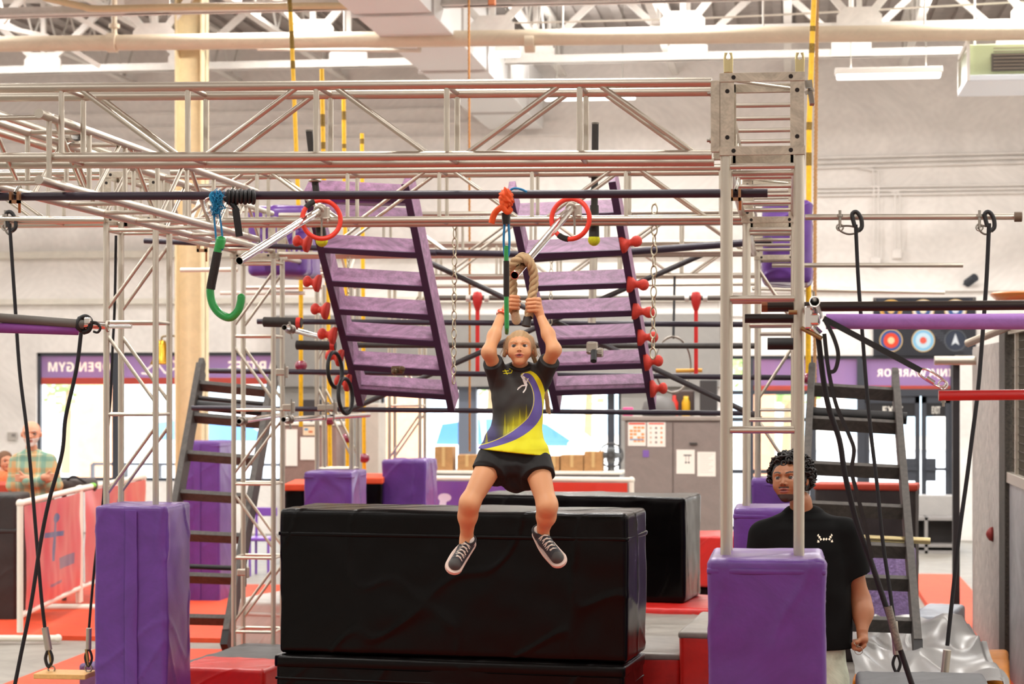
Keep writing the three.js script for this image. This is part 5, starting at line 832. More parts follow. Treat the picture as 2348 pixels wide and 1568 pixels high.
// ---------- people: distance fields meshed with surface nets ----------
function netMesh(f, lo, hi, cell) {
  const n = [0, 1, 2].map(i => Math.ceil((hi[i] - lo[i]) / cell) + 1), [nx, ny, nz] = n, val = new Float32Array(nx * ny * nz), id = (i, j, k) => i + nx * (j + ny * k);
  for (let k = 0; k < nz; k++) for (let j = 0; j < ny; j++) for (let i = 0; i < nx; i++) val[id(i, j, k)] = f(lo[0] + i * cell, lo[1] + j * cell, lo[2] + k * cell);
  const vid = new Int32Array(nx * ny * nz).fill(-1), pos = [], idx = [], E = [[0, 1], [2, 3], [4, 5], [6, 7], [0, 2], [1, 3], [4, 6], [5, 7], [0, 4], [1, 5], [2, 6], [3, 7]];
  for (let k = 0; k < nz - 1; k++) for (let j = 0; j < ny - 1; j++) for (let i = 0; i < nx - 1; i++) {
    const c = []; let neg = 0; for (let q = 0; q < 8; q++) { const v = val[id(i + (q & 1), j + ((q >> 1) & 1), k + (q >> 2))]; c.push(v); if (v < 0) neg++; }
    if (!neg || neg === 8) continue;
    let x = 0, y = 0, z = 0, m = 0; for (const [a, b] of E) if ((c[a] < 0) !== (c[b] < 0)) { const t = c[a] / (c[a] - c[b]); x += (a & 1) + t * ((b & 1) - (a & 1)); y += ((a >> 1) & 1) + t * (((b >> 1) & 1) - ((a >> 1) & 1)); z += (a >> 2) + t * ((b >> 2) - (a >> 2)); m++; }
    vid[id(i, j, k)] = pos.length / 3; pos.push(lo[0] + (i + x / m) * cell, lo[1] + (j + y / m) * cell, lo[2] + (k + z / m) * cell);
  }
  const quad = (a, b, c, d, flip) => { if (a < 0 || b < 0 || c < 0 || d < 0) return; flip ? idx.push(a, c, b, a, d, c) : idx.push(a, b, c, a, c, d); };
  for (let k = 1; k < nz - 1; k++) for (let j = 1; j < ny - 1; j++) for (let i = 1; i < nx - 1; i++) {
    const s = val[id(i, j, k)] < 0;
    if (s !== (val[id(i + 1, j, k)] < 0)) quad(vid[id(i, j - 1, k - 1)], vid[id(i, j, k - 1)], vid[id(i, j, k)], vid[id(i, j - 1, k)], !s);
    if (s !== (val[id(i, j + 1, k)] < 0)) quad(vid[id(i - 1, j, k - 1)], vid[id(i - 1, j, k)], vid[id(i, j, k)], vid[id(i, j, k - 1)], !s);
    if (s !== (val[id(i, j, k + 1)] < 0)) quad(vid[id(i - 1, j - 1, k)], vid[id(i, j - 1, k)], vid[id(i, j, k)], vid[id(i - 1, j, k)], !s);
  }
  const g = new THREE.BufferGeometry(); g.setAttribute('position', new THREE.Float32BufferAttribute(pos, 3)); g.setIndex(idx);
  const nr = new Float32Array(pos.length), h = cell * .5; for (let i = 0; i < pos.length; i += 3) { const [x, y, z] = [pos[i], pos[i + 1], pos[i + 2]]; const a = f(x + h, y, z) - f(x - h, y, z), b = f(x, y + h, z) - f(x, y - h, z), c = f(x, y, z + h) - f(x, y, z - h), l = Math.hypot(a, b, c) || 1; nr[i] = a / l; nr[i + 1] = b / l; nr[i + 2] = c / l; }
  g.setAttribute('normal', new THREE.BufferAttribute(nr, 3)); return g;
}
const smin = (a, b, k) => { const h = Math.max(k - Math.abs(a - b), 0) / k; return Math.min(a, b) - h * h * k * .25; };
const smax = (a, b, k) => -smin(-a, -b, k);
function cap(a, b, ra, rb) { const [ax, ay, az] = a, dx = b[0] - ax, dy = b[1] - ay, dz = b[2] - az, q = 1 / (dx * dx + dy * dy + dz * dz + 1e-9); return (x, y, z) => { const px = x - ax, py = y - ay, pz = z - az; let h = (px * dx + py * dy + pz * dz) * q; h = h < 0 ? 0 : h > 1 ? 1 : h; return Math.hypot(px - dx * h, py - dy * h, pz - dz * h) - (ra + (rb - ra) * h); }; }
function ell(c, r) { const m = Math.min(...r); return (x, y, z) => { const k = Math.hypot((x - c[0]) / r[0], (y - c[1]) / r[1], (z - c[2]) / r[2]); return (k - 1) * m * (k < 1 ? 1 : 1); }; }
const uni = (fs, k) => (x, y, z) => { let d = fs[0](x, y, z); for (let i = 1; i < fs.length; i++) d = smin(d, fs[i](x, y, z), k); return d; };
function bounds(pts, pad) { const lo = [1e9, 1e9, 1e9], hi = [-1e9, -1e9, -1e9]; for (const p of pts) for (let i = 0; i < 3; i++) { lo[i] = Math.min(lo[i], p[i] - pad); hi[i] = Math.max(hi[i], p[i] + pad); } return [lo, hi]; }
// stack of ellipses given by silhouette rows [py, pxLeft, pxRight, halfDepth, dz]
function stack(rows) { return (x, y, z) => { let i = 0; const n = rows.length; if (y > rows[0].y) { i = 0; } else if (y < rows[n - 1].y) i = n - 2; else while (i < n - 2 && y < rows[i + 1].y) i++; const a = rows[i], b = rows[i + 1]; let t = (y - a.y) / (b.y - a.y); t = t < 0 ? 0 : t > 1 ? 1 : t; const s = t * t * (3 - 2 * t) * .5 + t * .5, cx = a.cx + (b.cx - a.cx) * s, rx = a.rx + (b.rx - a.rx) * s, rz = a.rz + (b.rz - a.rz) * s, cz = a.cz + (b.cz - a.cz) * s; const d = (Math.hypot((x - cx) / rx, (z - cz) / rz) - 1) * Math.min(rx, rz); return smax(d, Math.max(y - rows[0].y, rows[n - 1].y - y), .02); }; }
function frame(px0, py0, t) { const o = K(px0, py0, t); return { o, t, L: (px, py, dz = 0) => [(px - CX) * (t - dz) / F - (px0 - CX) * t / F, (CY - py) * (t - dz) / F - (CY - py0) * t / F, dz] }; }
const rows = (fr, list) => list.map(([py, a, b, rz, dz]) => { const l = fr.L(a, py, dz), r = fr.L(b, py, dz); return { y: l[1], cx: (l[0] + r[0]) / 2, rx: (r[0] - l[0]) / 2, rz, cz: dz }; });
const vec = a => V(a[0], a[1], a[2]);
function head(h, o = {}) {       // canonical head, height h, chin to crown, looking along +z; returns field, colour and eye places
  const w = o.wide || 1, e = (c, r) => ell(c.map(v => v * h), r.map(v => v * h));
  const base = uni([e([0, .1, -.05], [.355 * w, .4, .43]), e([0, -.1, .1], [.3 * w, .3, .3]), e([0, -.3, .17], [.2 * w, .17, .2]), e([0, .08, .24], [.28 * w, .2, .14])], .1 * h);
  const ch = o.child ? 1.18 : 1, bs = o.child ? .5 : 1, cheeks = uni([e([.165, -.15, .255], [.12 * ch, .11 * ch, .1 * ch]), e([-.165, -.15, .255], [.12 * ch, .11 * ch, .1 * ch])], .02 * h);
  const ns = o.nose || 1, nose = uni([cap([0, .06 * h, .37 * h], [0, -.1 * h, (.40 + .05 * ns) * h], .022 * ns * h, .04 * ns * h), e([.045 * ns, -.115, .395], [.035 * ns, .028 * ns, .04]), e([-.045 * ns, -.115, .395], [.035 * ns, .028 * ns, .04])], .03 * h);
  const lips = uni([e([0, -.225, .375], [.105, .026, .035]), e([0, -.275, .365], [.085, .03, .035])], .012 * h), chin = e([0, -.42, .28], [.1, .07, .08]);
  const ears = uni([e([.37 * w, -.02, -.02], [.045, .105, .07]), e([-.37 * w, -.02, -.02], [.045, .105, .07])], .01);
  const brow = uni([cap([.06 * h, .11 * h, .385 * h], [.22 * h, .12 * h, .31 * h], .025 * bs * h, .02 * bs * h), cap([-.06 * h, .11 * h, .385 * h], [-.22 * h, .12 * h, .31 * h], .025 * bs * h, .02 * bs * h)], .02 * h);
  const sock = [.145, -.145].map(s => e([s, .03, .41], [.085, .05, .07])), mouth = e([0, -.25, .41], [.07, .012 + (o.open || 0) * .02, .03]);
  const f = (x, y, z) => { let d = base(x, y, z); d = smin(d, cheeks(x, y, z), .08 * h); d = smin(d, chin(x, y, z), .08 * h); d = smin(d, brow(x, y, z), .06 * h); d = smin(d, nose(x, y, z), .035 * h); d = smin(d, lips(x, y, z), .02 * h); d = smin(d, ears(x, y, z), .02 * h); d = smax(d, -sock[0](x, y, z), .05 * h); d = smax(d, -sock[1](x, y, z), .05 * h); d = smax(d, -mouth(x, y, z), .01 * h); return d; };
  const color = (x, y, z, skin) => { x /= h; y /= h; z /= h; if (z < .1) return skin; const L = Math.hypot(x / .11, (y + .25) / .062); if (L < 1 && z > .3) return Math.hypot(x / .07, (y + .25) / (.012 + (o.open || 0) * .02)) < 1 ? [.12, .03, .03] : o.lip; for (const s of [-1, 1]) { const bx = x * s; if (bx > .055 && bx < .235 && Math.abs(y - (.115 + .03 * Math.sin((bx - .05) * 14)) - (o.sad || 0) * (.14 - bx)) < (o.browW || .014)) return o.brow; if (Math.hypot((bx - .04) / .018, (y + .135) / .012) < 1 && z > .36) return skin.map(v => v * .25); } if (o.beard && o.beard(x, y, z)) return o.beardC; return skin; };
  return { f, color, eyes: [.145, -.145].map(s => [s * h, .025 * h, .298 * h]), er: (o.child ? .086 : .078) * h };
}
function colored(g, fn) { const p = g.attributes.position, c = new Float32Array(p.count * 3); for (let i = 0; i < p.count; i++) c.set(fn(p.getX(i), p.getY(i), p.getZ(i)), 3 * i); g.setAttribute('color', new THREE.BufferAttribute(c, 3)); return g; }
const lin = h => { const c = col(h); return [c.r, c.g, c.b]; };
function headMesh(H0, hh, m4, skin, cell) { const g = netMesh(H0.f, [-.5 * hh, -.56 * hh, -.56 * hh], [.5 * hh, .56 * hh, .56 * hh], cell); colored(g, (x, y, z) => H0.color(x, y, z, skin)); g.applyMatrix4(m4); return g; }
function eyeParts(parent, H0, m4, iris, gaze, lid) {
  for (const e of H0.eyes) { const g = new THREE.SphereGeometry(H0.er, 24, 18), d = vec(gaze).normalize(); colored(g, (x, y, z) => { const a = (x * d.x + y * d.y + z * d.z) / H0.er; return a > .94 ? [.01, .008, .006] : a > .78 ? iris : [.5, .44, .4]; }); g.translate(...e); g.applyMatrix4(m4); mesh('eye', g, eyeMat, parent); const ld = new THREE.SphereGeometry(H0.er * 1.08, 20, 8, 0, Math.PI * 2, 0, 1.08); colored(ld, () => lid || [.3, .16, .1]); ld.rotateX(.12); ld.translate(...e); ld.applyMatrix4(m4); mesh('eyelid', ld, skinMat, parent); }
}
const skinMat = new THREE.MeshPhysicalMaterial({ vertexColors: true, roughness: .52, sheen: .15, sheenRoughness: .6 }), eyeMat = new THREE.MeshPhysicalMaterial({ vertexColors: true, roughness: .15, clearcoat: .6 });
const dark3 = (s, k) => s.map((v, i) => v * k[i]);
// fist closed round an upright rope at c (local), side +1: back of the hand on +x
function fist(c, side, wrist, r, gap) {
  const fs = [], P = (x, y, z) => [c[0] + side * x, c[1] + y, c[2] + z];
  for (let i = 0; i < 4; i++) { const y = (1.5 - i) * gap, l = [.92, 1, .96, .82][i]; fs.push(cap(P(.032, y, .012), P(.012, y + .002, .034 * l), r, r * .98), cap(P(.012, y + .002, .034 * l), P(-.02 * l, y, .03 * l), r * .98, r * .93), cap(P(-.02 * l, y, .03 * l), P(-.03 * l, y - .002, .0), r * .93, r * .85)); }
  const fing = uni(fs, .0035), palm = uni([cap(P(.03, gap * 1.4, 0), P(.03, -gap * 1.5, -.002), .017, .019), cap(P(.03, -gap * 1.2, 0), wrist, .021, .023), cap(P(.02, gap * .5, -.016), P(.024, -gap * 1.3, -.012), .014, .016)], .02), thumb = uni([cap(P(.026, -gap * 1.1, -.012), P(.008, gap * .2, -.03), .012, .011), cap(P(.008, gap * .2, -.03), P(-.018, gap * 1.0, -.022), .0105, .009)], .006);
  return { f: (x, y, z) => smin(smin(fing(x, y, z), palm(x, y, z), .008), thumb(x, y, z), .006), c };
}
// ===== the girl =====
{
  const fr = frame(1180, 1305, 10.7), L = fr.L, g = placed('person', 'girl in black and yellow shirt hanging from the tan rope', 'person', fr.o, YAW), skin = lin('#cd9366'), skin2 = dark3(skin, [1, .92, .9]);
  const hr = L(1221, 700, -.035), hl = L(1178, 694, -.1), wr = L(1240, 727, -.03), wl = L(1150, 722, -.085), er = L(1271, 802, .09), el = L(1120, 808, .08);
  const sr = L(1240, 864, -.06), sl = L(1146, 866, -.06), kR = L(1255, 1160, .12), kL = L(1077, 1154, .13), aR = L(1243, 1224, -.06), aL = L(1070, 1234, -.03), hpR = L(1226, 1055, -.03), hpL = L(1132, 1050, -.03);
  const hh = .186, HG = head(hh, { lip: lin('#b5604e'), brow: lin('#9a7048'), browW: .01, sad: .25, open: .7, nose: .66, wide: .96, child: 1 }), hm = new THREE.Matrix4().compose(vec(L(1192, 801, .0)), new THREE.Quaternion().setFromEuler(new THREE.Euler(-.2, -.04, .0)), V(1, 1, 1)), hi = hm.clone().invert(), tv = V();
  const bodyF = uni([cap(sl, el, .04, .033), cap(el, L(1133, 770, .01), .033, .031), cap(L(1133, 770, .01), wl, .031, .023), cap(sr, er, .04, .033), cap(er, L(1257, 766, .03), .033, .031), cap(L(1257, 766, .03), wr, .031, .023),
    cap(L(1190, 885, -.065), L(1178, 1040, -.05), .062, .075), cap(sl, sr, .038, .038), cap(L(1192, 868, -.06), L(1192, 836, -.03), .045, .043), cap(L(1150, 1040, -.04), L(1208, 1046, -.04), .07, .07),
    cap(hpL, kL, .072, .047), cap(kL, L(1072, 1186, .06), .045, .044), cap(L(1072, 1186, .06), aL, .044, .03), cap(hpR, kR, .072, .048), cap(kR, L(1252, 1186, .05), .046, .044), cap(L(1252, 1186, .05), aR, .044, .03), cap(L(1077, 1150, .11), L(1073, 1178, .08), .046, .044), cap(L(1255, 1156, .1), L(1253, 1180, .07), .047, .044), cap(aL, L(1066, 1248, -.01), .03, .03), cap(aR, L(1247, 1240, -.04), .03, .03)], .028);
  const B = bounds([hl, hr, el, er, aL, aR, kL, kR, L(1247, 1250, -.04), L(1066, 1255, -.02)], .11), bg = netMesh(bodyF, B[0], B[1], .0085); colored(bg, () => skin);
  const fR = fist(hr, 1, wr, .0105, .0185), fL = fist(hl, -1, wl, .0105, .0185), hg = [fR, fL].map(q => colored(netMesh(q.f, q.c.map((v, i) => v - [.085, .1, .075][i]), q.c.map((v, i) => v + [.085, .075, .075][i]), .003), () => skin2));
  mesh('body', [bg, ...hg, headMesh(HG, hh, hm, skin, .0026)], skinMat, g); eyeParts(g, HG, hm, [.045, .022, .012], [-.1, .12, 1], dark3(skin, [.85, .75, .7]));
  // shirt
  const rw = rows(fr, [[828, 1172, 1214, .05, -.05], [838, 1160, 1226, .06, -.055], [850, 1138, 1246, .07, -.06], [872, 1128, 1252, .082, -.06], [905, 1126, 1248, .088, -.06], [940, 1130, 1245, .088, -.055], [975, 1124, 1242, .088, -.05], [1005, 1109, 1248, .105, -.045], [1030, 1095, 1257, .124, -.04], [1058, 1084, 1266, .135, -.04]]), tor = stack(rw);
  const slv = (s, e) => { const en = s.map((v, i) => v + (e[i] - v) * .66), d = e.map((v, i) => v - s[i]), l = Math.hypot(...d), q = cap(s, e, .053, .055); return (x, y, z) => smax(q(x, y, z), ((x - en[0]) * d[0] + (y - en[1]) * d[1] + (z - en[2]) * d[2]) / l, .006); };
  const s1 = slv([sl[0], sl[1] - .01, sl[2]], el), s2 = slv([sr[0], sr[1] - .01, sr[2]], er), hem = [L(1096, 1029), L(1257, 1046)], hs = (hem[1][1] - hem[0][1]) / (hem[1][0] - hem[0][0]), nk = ell(L(1193, 826, .0), [.05, .036, .075]);
  const shirtF = (x, y, z) => { let d = smin(tor(x, y, z), smin(s1(x, y, z), s2(x, y, z), .03), .04); d += .005 * N3(x * 9 + y * 7, y * 8 - x * 9, z * 6) + .0035 * N3(x * 22 - y * 10, y * 12 + x * 6, z * 12); d = smax(d, hem[0][1] + (x - hem[0][0]) * hs + .012 * Math.sin((x - hem[0][0]) * 9) * 0 - y, .006); return smax(d, -nk(x, y, z), .008); };
  const sg = netMesh(shirtF, [L(1080, 0, 0)[0], L(0, 1062, 0)[1], -.2], [L(1300, 0, 0)[0], L(0, 800, 0)[1], .17], .0055);
  { // printed cloth: black, yellow and purple with a small white leaping figure
    const x0 = L(1080, 900)[0], x1 = L(1300, 900)[0], y0 = L(1180, 1062)[1], y1 = L(1180, 800)[1], p = sg.attributes.position, uv = new Float32Array(p.count * 2); for (let i = 0; i < p.count; i++) { uv[2 * i] = (p.getX(i) - x0) / (x1 - x0); uv[2 * i + 1] = (p.getY(i) - y0) / (y1 - y0); } sg.setAttribute('uv', new THREE.BufferAttribute(uv, 2));
    const t = textTex(1100, 1310, (c, w, h) => {
      const s = 5, P = (px, py) => [(px - 1080) * s, (py - 800) * s], poly = (fill, q, curve) => { c.fillStyle = fill; c.beginPath(); q.forEach((a, i) => { const [x, y] = P(a[0], a[1]); if (!i) c.moveTo(x, y); else if (a.length === 4) { const [u, v] = P(a[2], a[3]); c.quadraticCurveTo(x, y, u, v); } else c.lineTo(x, y); }); c.fill(); };
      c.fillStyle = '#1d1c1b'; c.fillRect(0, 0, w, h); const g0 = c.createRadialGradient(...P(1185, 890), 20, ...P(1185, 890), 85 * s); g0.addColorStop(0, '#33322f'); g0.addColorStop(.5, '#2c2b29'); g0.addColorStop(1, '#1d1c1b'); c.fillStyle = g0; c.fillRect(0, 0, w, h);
      const rad = (px, py, r, sy, st) => { c.save(); c.translate(...P(px, py)); c.scale(1, sy); const q = c.createRadialGradient(0, 0, 0, 0, 0, r * s); st.forEach(([o, k]) => q.addColorStop(o, k)); c.fillStyle = q; c.fillRect(-r * s, -r * s, 2 * r * s, 2 * r * s); c.restore(); };
      rad(1192, 1000, 66, 1.25, [[0, '#c9c600'], [.45, '#9a9708'], [1, '#2c2b2900']]); rad(1104, 1000, 62, 1.1, [[0, '#443d72'], [.5, '#3f3b62'], [1, '#2c2b2900']]);
      c.fillStyle = '#c2c000'; for (const [x, y, l] of [[1158, 945, 60], [1177, 952, 45], [1192, 935, 50], [1207, 925, 55], [1116, 985, 40], [1165, 968, 40]]) { c.globalAlpha = .55; c.beginPath(); c.moveTo(...P(x, y)); c.lineTo(...P(x + 4, y + l)); c.lineTo(...P(x - 5, y + l)); c.fill(); } c.globalAlpha = 1;
      poly('#dedb08', [[1196, 856], [1216, 850], [1240, 858, 1250, 900], [1300, 900], [1300, 1070], [1080, 1070], [1080, 1032], [1098, 1022], [1165, 1005, 1212, 958], [1236, 920, 1222, 884], [1214, 868, 1196, 860]]);
      poly('#5d519a', [[1198, 857], [1214, 851, 1224, 866], [1248, 905, 1243, 950], [1230, 985, 1180, 1008], [1140, 1025, 1080, 1034], [1080, 1025], [1096, 1021], [1160, 1004, 1205, 962], [1233, 925, 1216, 884], [1208, 872, 1196, 866]]);
      c.strokeStyle = '#dedb08'; c.lineWidth = 7; c.beginPath(); c.moveTo(...P(1194, 858)); c.quadraticCurveTo(...P(1210, 868), ...P(1218, 885)); c.quadraticCurveTo(...P(1234, 922), ...P(1210, 958)); c.quadraticCurveTo(...P(1165, 1005), ...P(1098, 1021)); c.stroke();
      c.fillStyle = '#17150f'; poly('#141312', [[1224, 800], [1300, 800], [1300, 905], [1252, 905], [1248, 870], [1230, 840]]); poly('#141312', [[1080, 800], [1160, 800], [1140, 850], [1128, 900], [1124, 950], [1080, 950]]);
      c.strokeStyle = c.fillStyle = '#efeee8'; c.lineCap = 'round'; c.lineJoin = 'round'; const limb = (lw, q) => { c.lineWidth = lw; c.beginPath(); q.forEach((a, i) => i ? c.lineTo(...P(...a)) : c.moveTo(...P(...a))); c.stroke(); };
      limb(34, [[1202, 872], [1206, 882]]); limb(14, [[1200, 870], [1195, 862], [1201, 856]]); limb(13, [[1207, 876], [1211, 868]]); limb(17, [[1206, 883], [1197, 884], [1189, 890]]); limb(16, [[1207, 884], [1205, 892], [1200, 899]]); limb(12, [[1189, 890], [1187, 893]]); c.beginPath(); c.arc(...P(1200, 866), 19, 0, 7); c.fill();
      c.strokeStyle = '#e3e000'; c.lineWidth = 9; c.beginPath(); c.moveTo(...P(1153, 851)); c.lineTo(...P(1166, 850)); c.moveTo(...P(1155, 856)); c.lineTo(...P(1172, 855)); c.quadraticCurveTo(...P(1178, 846), ...P(1168, 846)); c.moveTo(...P(1158, 848)); c.lineTo(...P(1163, 858)); c.stroke();
    });
    mesh('shirt', sg, new THREE.MeshPhysicalMaterial({ map: t, roughness: .68, sheen: .2 }), g);
    mesh('collar', (() => { const pts = []; for (let i = 0; i <= 24; i++) { const a = Math.PI * (.04 + .92 * i / 24); pts.push(vec(L(1193 + Math.cos(a) * 26, 836 + Math.sin(a) * 12, -.045 + Math.sin(a) * .072))); } return tube(pts, .0075, 8, 50); })(), M('#121110', .7), g);
  }
  // shorts
  const wst = stack(rows(fr, [[1018, 1108, 1246, .085, -.04], [1042, 1101, 1252, .092, -.04], [1065, 1094, 1262, .1, -.03], [1088, 1100, 1262, .09, -.03]])), lgc = (a, b, e, ra, rb) => { const d = b.map((v, i) => v - a[i]), l = Math.hypot(...d), q = cap(a, b, ra, rb); return (x, y, z) => smax(q(x, y, z), ((x - e[0]) * d[0] + (y - e[1]) * d[1] + (z - e[2]) * d[2]) / l, .005); };
  const l1 = lgc(L(1134, 1064, -.03), L(1094, 1130, .12), L(1117, 1079, .03), .082, .094), l2 = lgc(L(1224, 1066, -.03), L(1250, 1140, .11), L(1237, 1092, .03), .085, .098), drp = uni([cap(L(1150, 1085, -.02), L(1168, 1112, -.03), .04, .03), cap(L(1172, 1085, -.03), L(1186, 1116, -.04), .045, .032), cap(L(1196, 1085, -.02), L(1208, 1108, -.04), .04, .034)], .04);
  const yc = L(0, 1068)[1]; const shF = (x, y, z) => smax(smin(smin(smin(wst(x, y, z), smax(bodyF(x, y, z) - .009, yc - y, .01), .01), smin(l1(x, y, z), l2(x, y, z), .02), .03), drp(x, y, z), .03) + .004 * N3(x * 16 + y * 9, y * 10, z * 12) + .0025 * N3(x * 30, y * 18 + x * 10, z * 20), y - (hem[0][1] + (x - hem[0][0]) * hs) - .03, .004);
  mesh('shorts', netMesh(shF, [L(1070, 0)[0], L(0, 1150)[1], -.18], [L(1290, 0)[0], L(0, 1015)[1], .19], .006), M('#0b0a0a', .8), g);
  // hair: smooth cap drawn back with loose wisps
  const ht = M('#a98a63', .6, 0, { sheen: .3 }), hF = (x, y, z) => { const e1 = Math.hypot(x / .39, (y - .1) / .455, (z + .08) / .47) - 1, cut = Math.hypot(x / .29, (y + .04) / .33, (z - .52) / .42) - 1; const gro = .006 * Math.sin(x * 60 + Math.sin(y * 9) * 2); let d = smax(smax(e1 * .39 + gro * .5, -cut * .3, .03), -(y + .3 - Math.max(0, -z) * .6), .05); for (const s of [-1, 1]) d = smin(d, cap([s * .3, .3, .02], [s * .43, -.14, -.08], .075, .06)(x, y, z) + gro * .8, .06); return d; };
  const hairG = netMesh((x, y, z) => hF(x / hh, y / hh, z / hh) * hh, [-.115, -.1, -.12], [.115, .12, .1], .003); hairG.applyMatrix4(hm); const wisps = [hairG];
  for (let i = 0; i < 90; i++) { const s = i % 2 ? 1 : -1, a = R(.1, .9), st = V(s * hh * (.28 + .08 * a), hh * (.42 - .55 * a), hh * R(-.15, .16)), pts = [st, st.clone().add(V(s * R(.008, .024), R(-.02, .006), R(-.02, .01))), st.clone().add(V(s * R(.008, .05), R(-.06, -.02), R(-.04, .0)))]; const tg = tube(pts, R(.0003, .0006), 4, 8); tg.applyMatrix4(hm); wisps.push(tg); }
  wisps.forEach(q => { q.deleteAttribute('uv'); }); mesh('hair', wisps, ht, g);
  const tail = []; for (let i = 0; i < 24; i++) { const q = [L(1215 + R(-4, 4), 800, -.1), L(1240 + R(-6, 6), 860 + R(-5, 5), -.16), L(1251 + R(-4, 5), 905, -.17), L(1256 + R(-4, 6), 942 + R(-12, 8), -.16)].map(vec); tail.push(tube(q, .0035, 5, 16)); } mesh('ponytail', tail, ht, g);
  const wb = vec(L(1151, 720, -.08)), wd = vec(L(1133, 770, .01)).sub(wb).normalize(); const band = new THREE.CylinderGeometry(.0285, .0295, .019, 20, 1, true); band.applyQuaternion(qFromTo(Y, wd)); band.translate(wb.x, wb.y, wb.z); mesh('wristband', band, new THREE.MeshStandardMaterial({ side: THREE.DoubleSide, roughness: .6, map: textTex(256, 64, (x, w, h) => { x.fillStyle = '#e2491f'; x.fillRect(0, 0, w, h); x.fillStyle = '#f6e8da'; for (let i = 0; i < 8; i++) x.fillRect(i * 32 + 4, 18 + (i % 2) * 8, 16, 20); }) }), g);
  // shoes and socks
  const shoe = (ank, heel, toe, upv, nm) => {
    const f = vec(toe).sub(vec(heel)).normalize(), u0 = vec(upv), s = V().crossVectors(f, u0).normalize(), u = V().crossVectors(s, f).normalize(), Ln = vec(toe).distanceTo(vec(heel)), m4 = new THREE.Matrix4().makeBasis(f, u, s).setPosition(vec(heel));
    const out2 = (x, z) => { const h2 = Math.max(0, Math.min(1, (x - .032) / (Ln - .074))); return Math.hypot(x - (.032 + h2 * (Ln - .074)), z - .006 * Math.sin(h2 * 3)) - (.031 + h2 * .011 + .004 * Math.sin(h2 * 3.14)); };
    const sole = (x, y, z) => smax(out2(x, z) - .004, Math.abs(y - .0) - .012, .005), up = uni([cap([.036, .03, 0], [Ln * .4, .036, 0], .034, .034), cap([Ln * .4, .034, 0], [Ln - .046, .014, 0], .034, .034), cap([.04, .03, 0], [.05, .062, 0], .034, .035)], .02), collar = ell([.05, .105, 0], [.032, .05, .026]);
    const upF = (x, y, z) => smax(smax(up(x, y, z), out2(x, z) + .001, .006), -collar(x, y, z), .006);
    const sh = netMesh((x, y, z) => smax(upF(x, y, z), -y, .004), [-.01, -.01, -.06], [Ln + .01, .12, .06], .0036); colored(sh, (x, y, z) => x > Ln - .062 + .35 * Math.abs(z) ? [.055, .054, .05] : [.022, .023, .027]); sh.applyMatrix4(m4);
    const S1 = mesh('shoe', sh, new THREE.MeshPhysicalMaterial({ vertexColors: true, roughness: .7 }), g); const so = netMesh(sole, [-.01, -.02, -.06], [Ln + .012, .02, .06], .0036); so.applyMatrix4(m4); mesh('sole', so, M('#d8c2b4', .6), S1);
    const lc = []; for (let i = 0; i < 5; i++) { const x = Ln * (.36 + .075 * i), y = .078 - i * .0062; lc.push(tube([V(x, y - .013, .024), V(x + .004, y, .008), V(x + .008, y, -.008), V(x + .012, y - .013, -.024)], .0034, 6, 12), tube([V(x, y - .013, -.024), V(x + .006, y + .002, 0), V(x + .012, y - .013, .024)], .003, 6, 12)); } lc.forEach(q => q.applyMatrix4(m4)); mesh('laces', lc, M('#d9d2c4', .8), S1);
    const p1 = vec(heel).addScaledVector(f, .046).addScaledVector(u, .05), p0 = vec(ank), sb = bounds([p0.toArray(), p1.toArray()], .05); mesh('sock', netMesh(cap(p0.toArray(), p1.toArray(), .0335, .033), sb[0], sb[1], .005), M('#e6e2da', .85), g);
  };
  shoe(L(1068, 1236, -.025), L(1083, 1238, -.09), L(1032, 1312, .05), [.1, .45, .9], 'right'); shoe(L(1244, 1226, -.05), L(1228, 1216, -.12), L(1290, 1296, .03), [-.1, .45, .9], 'left');
}
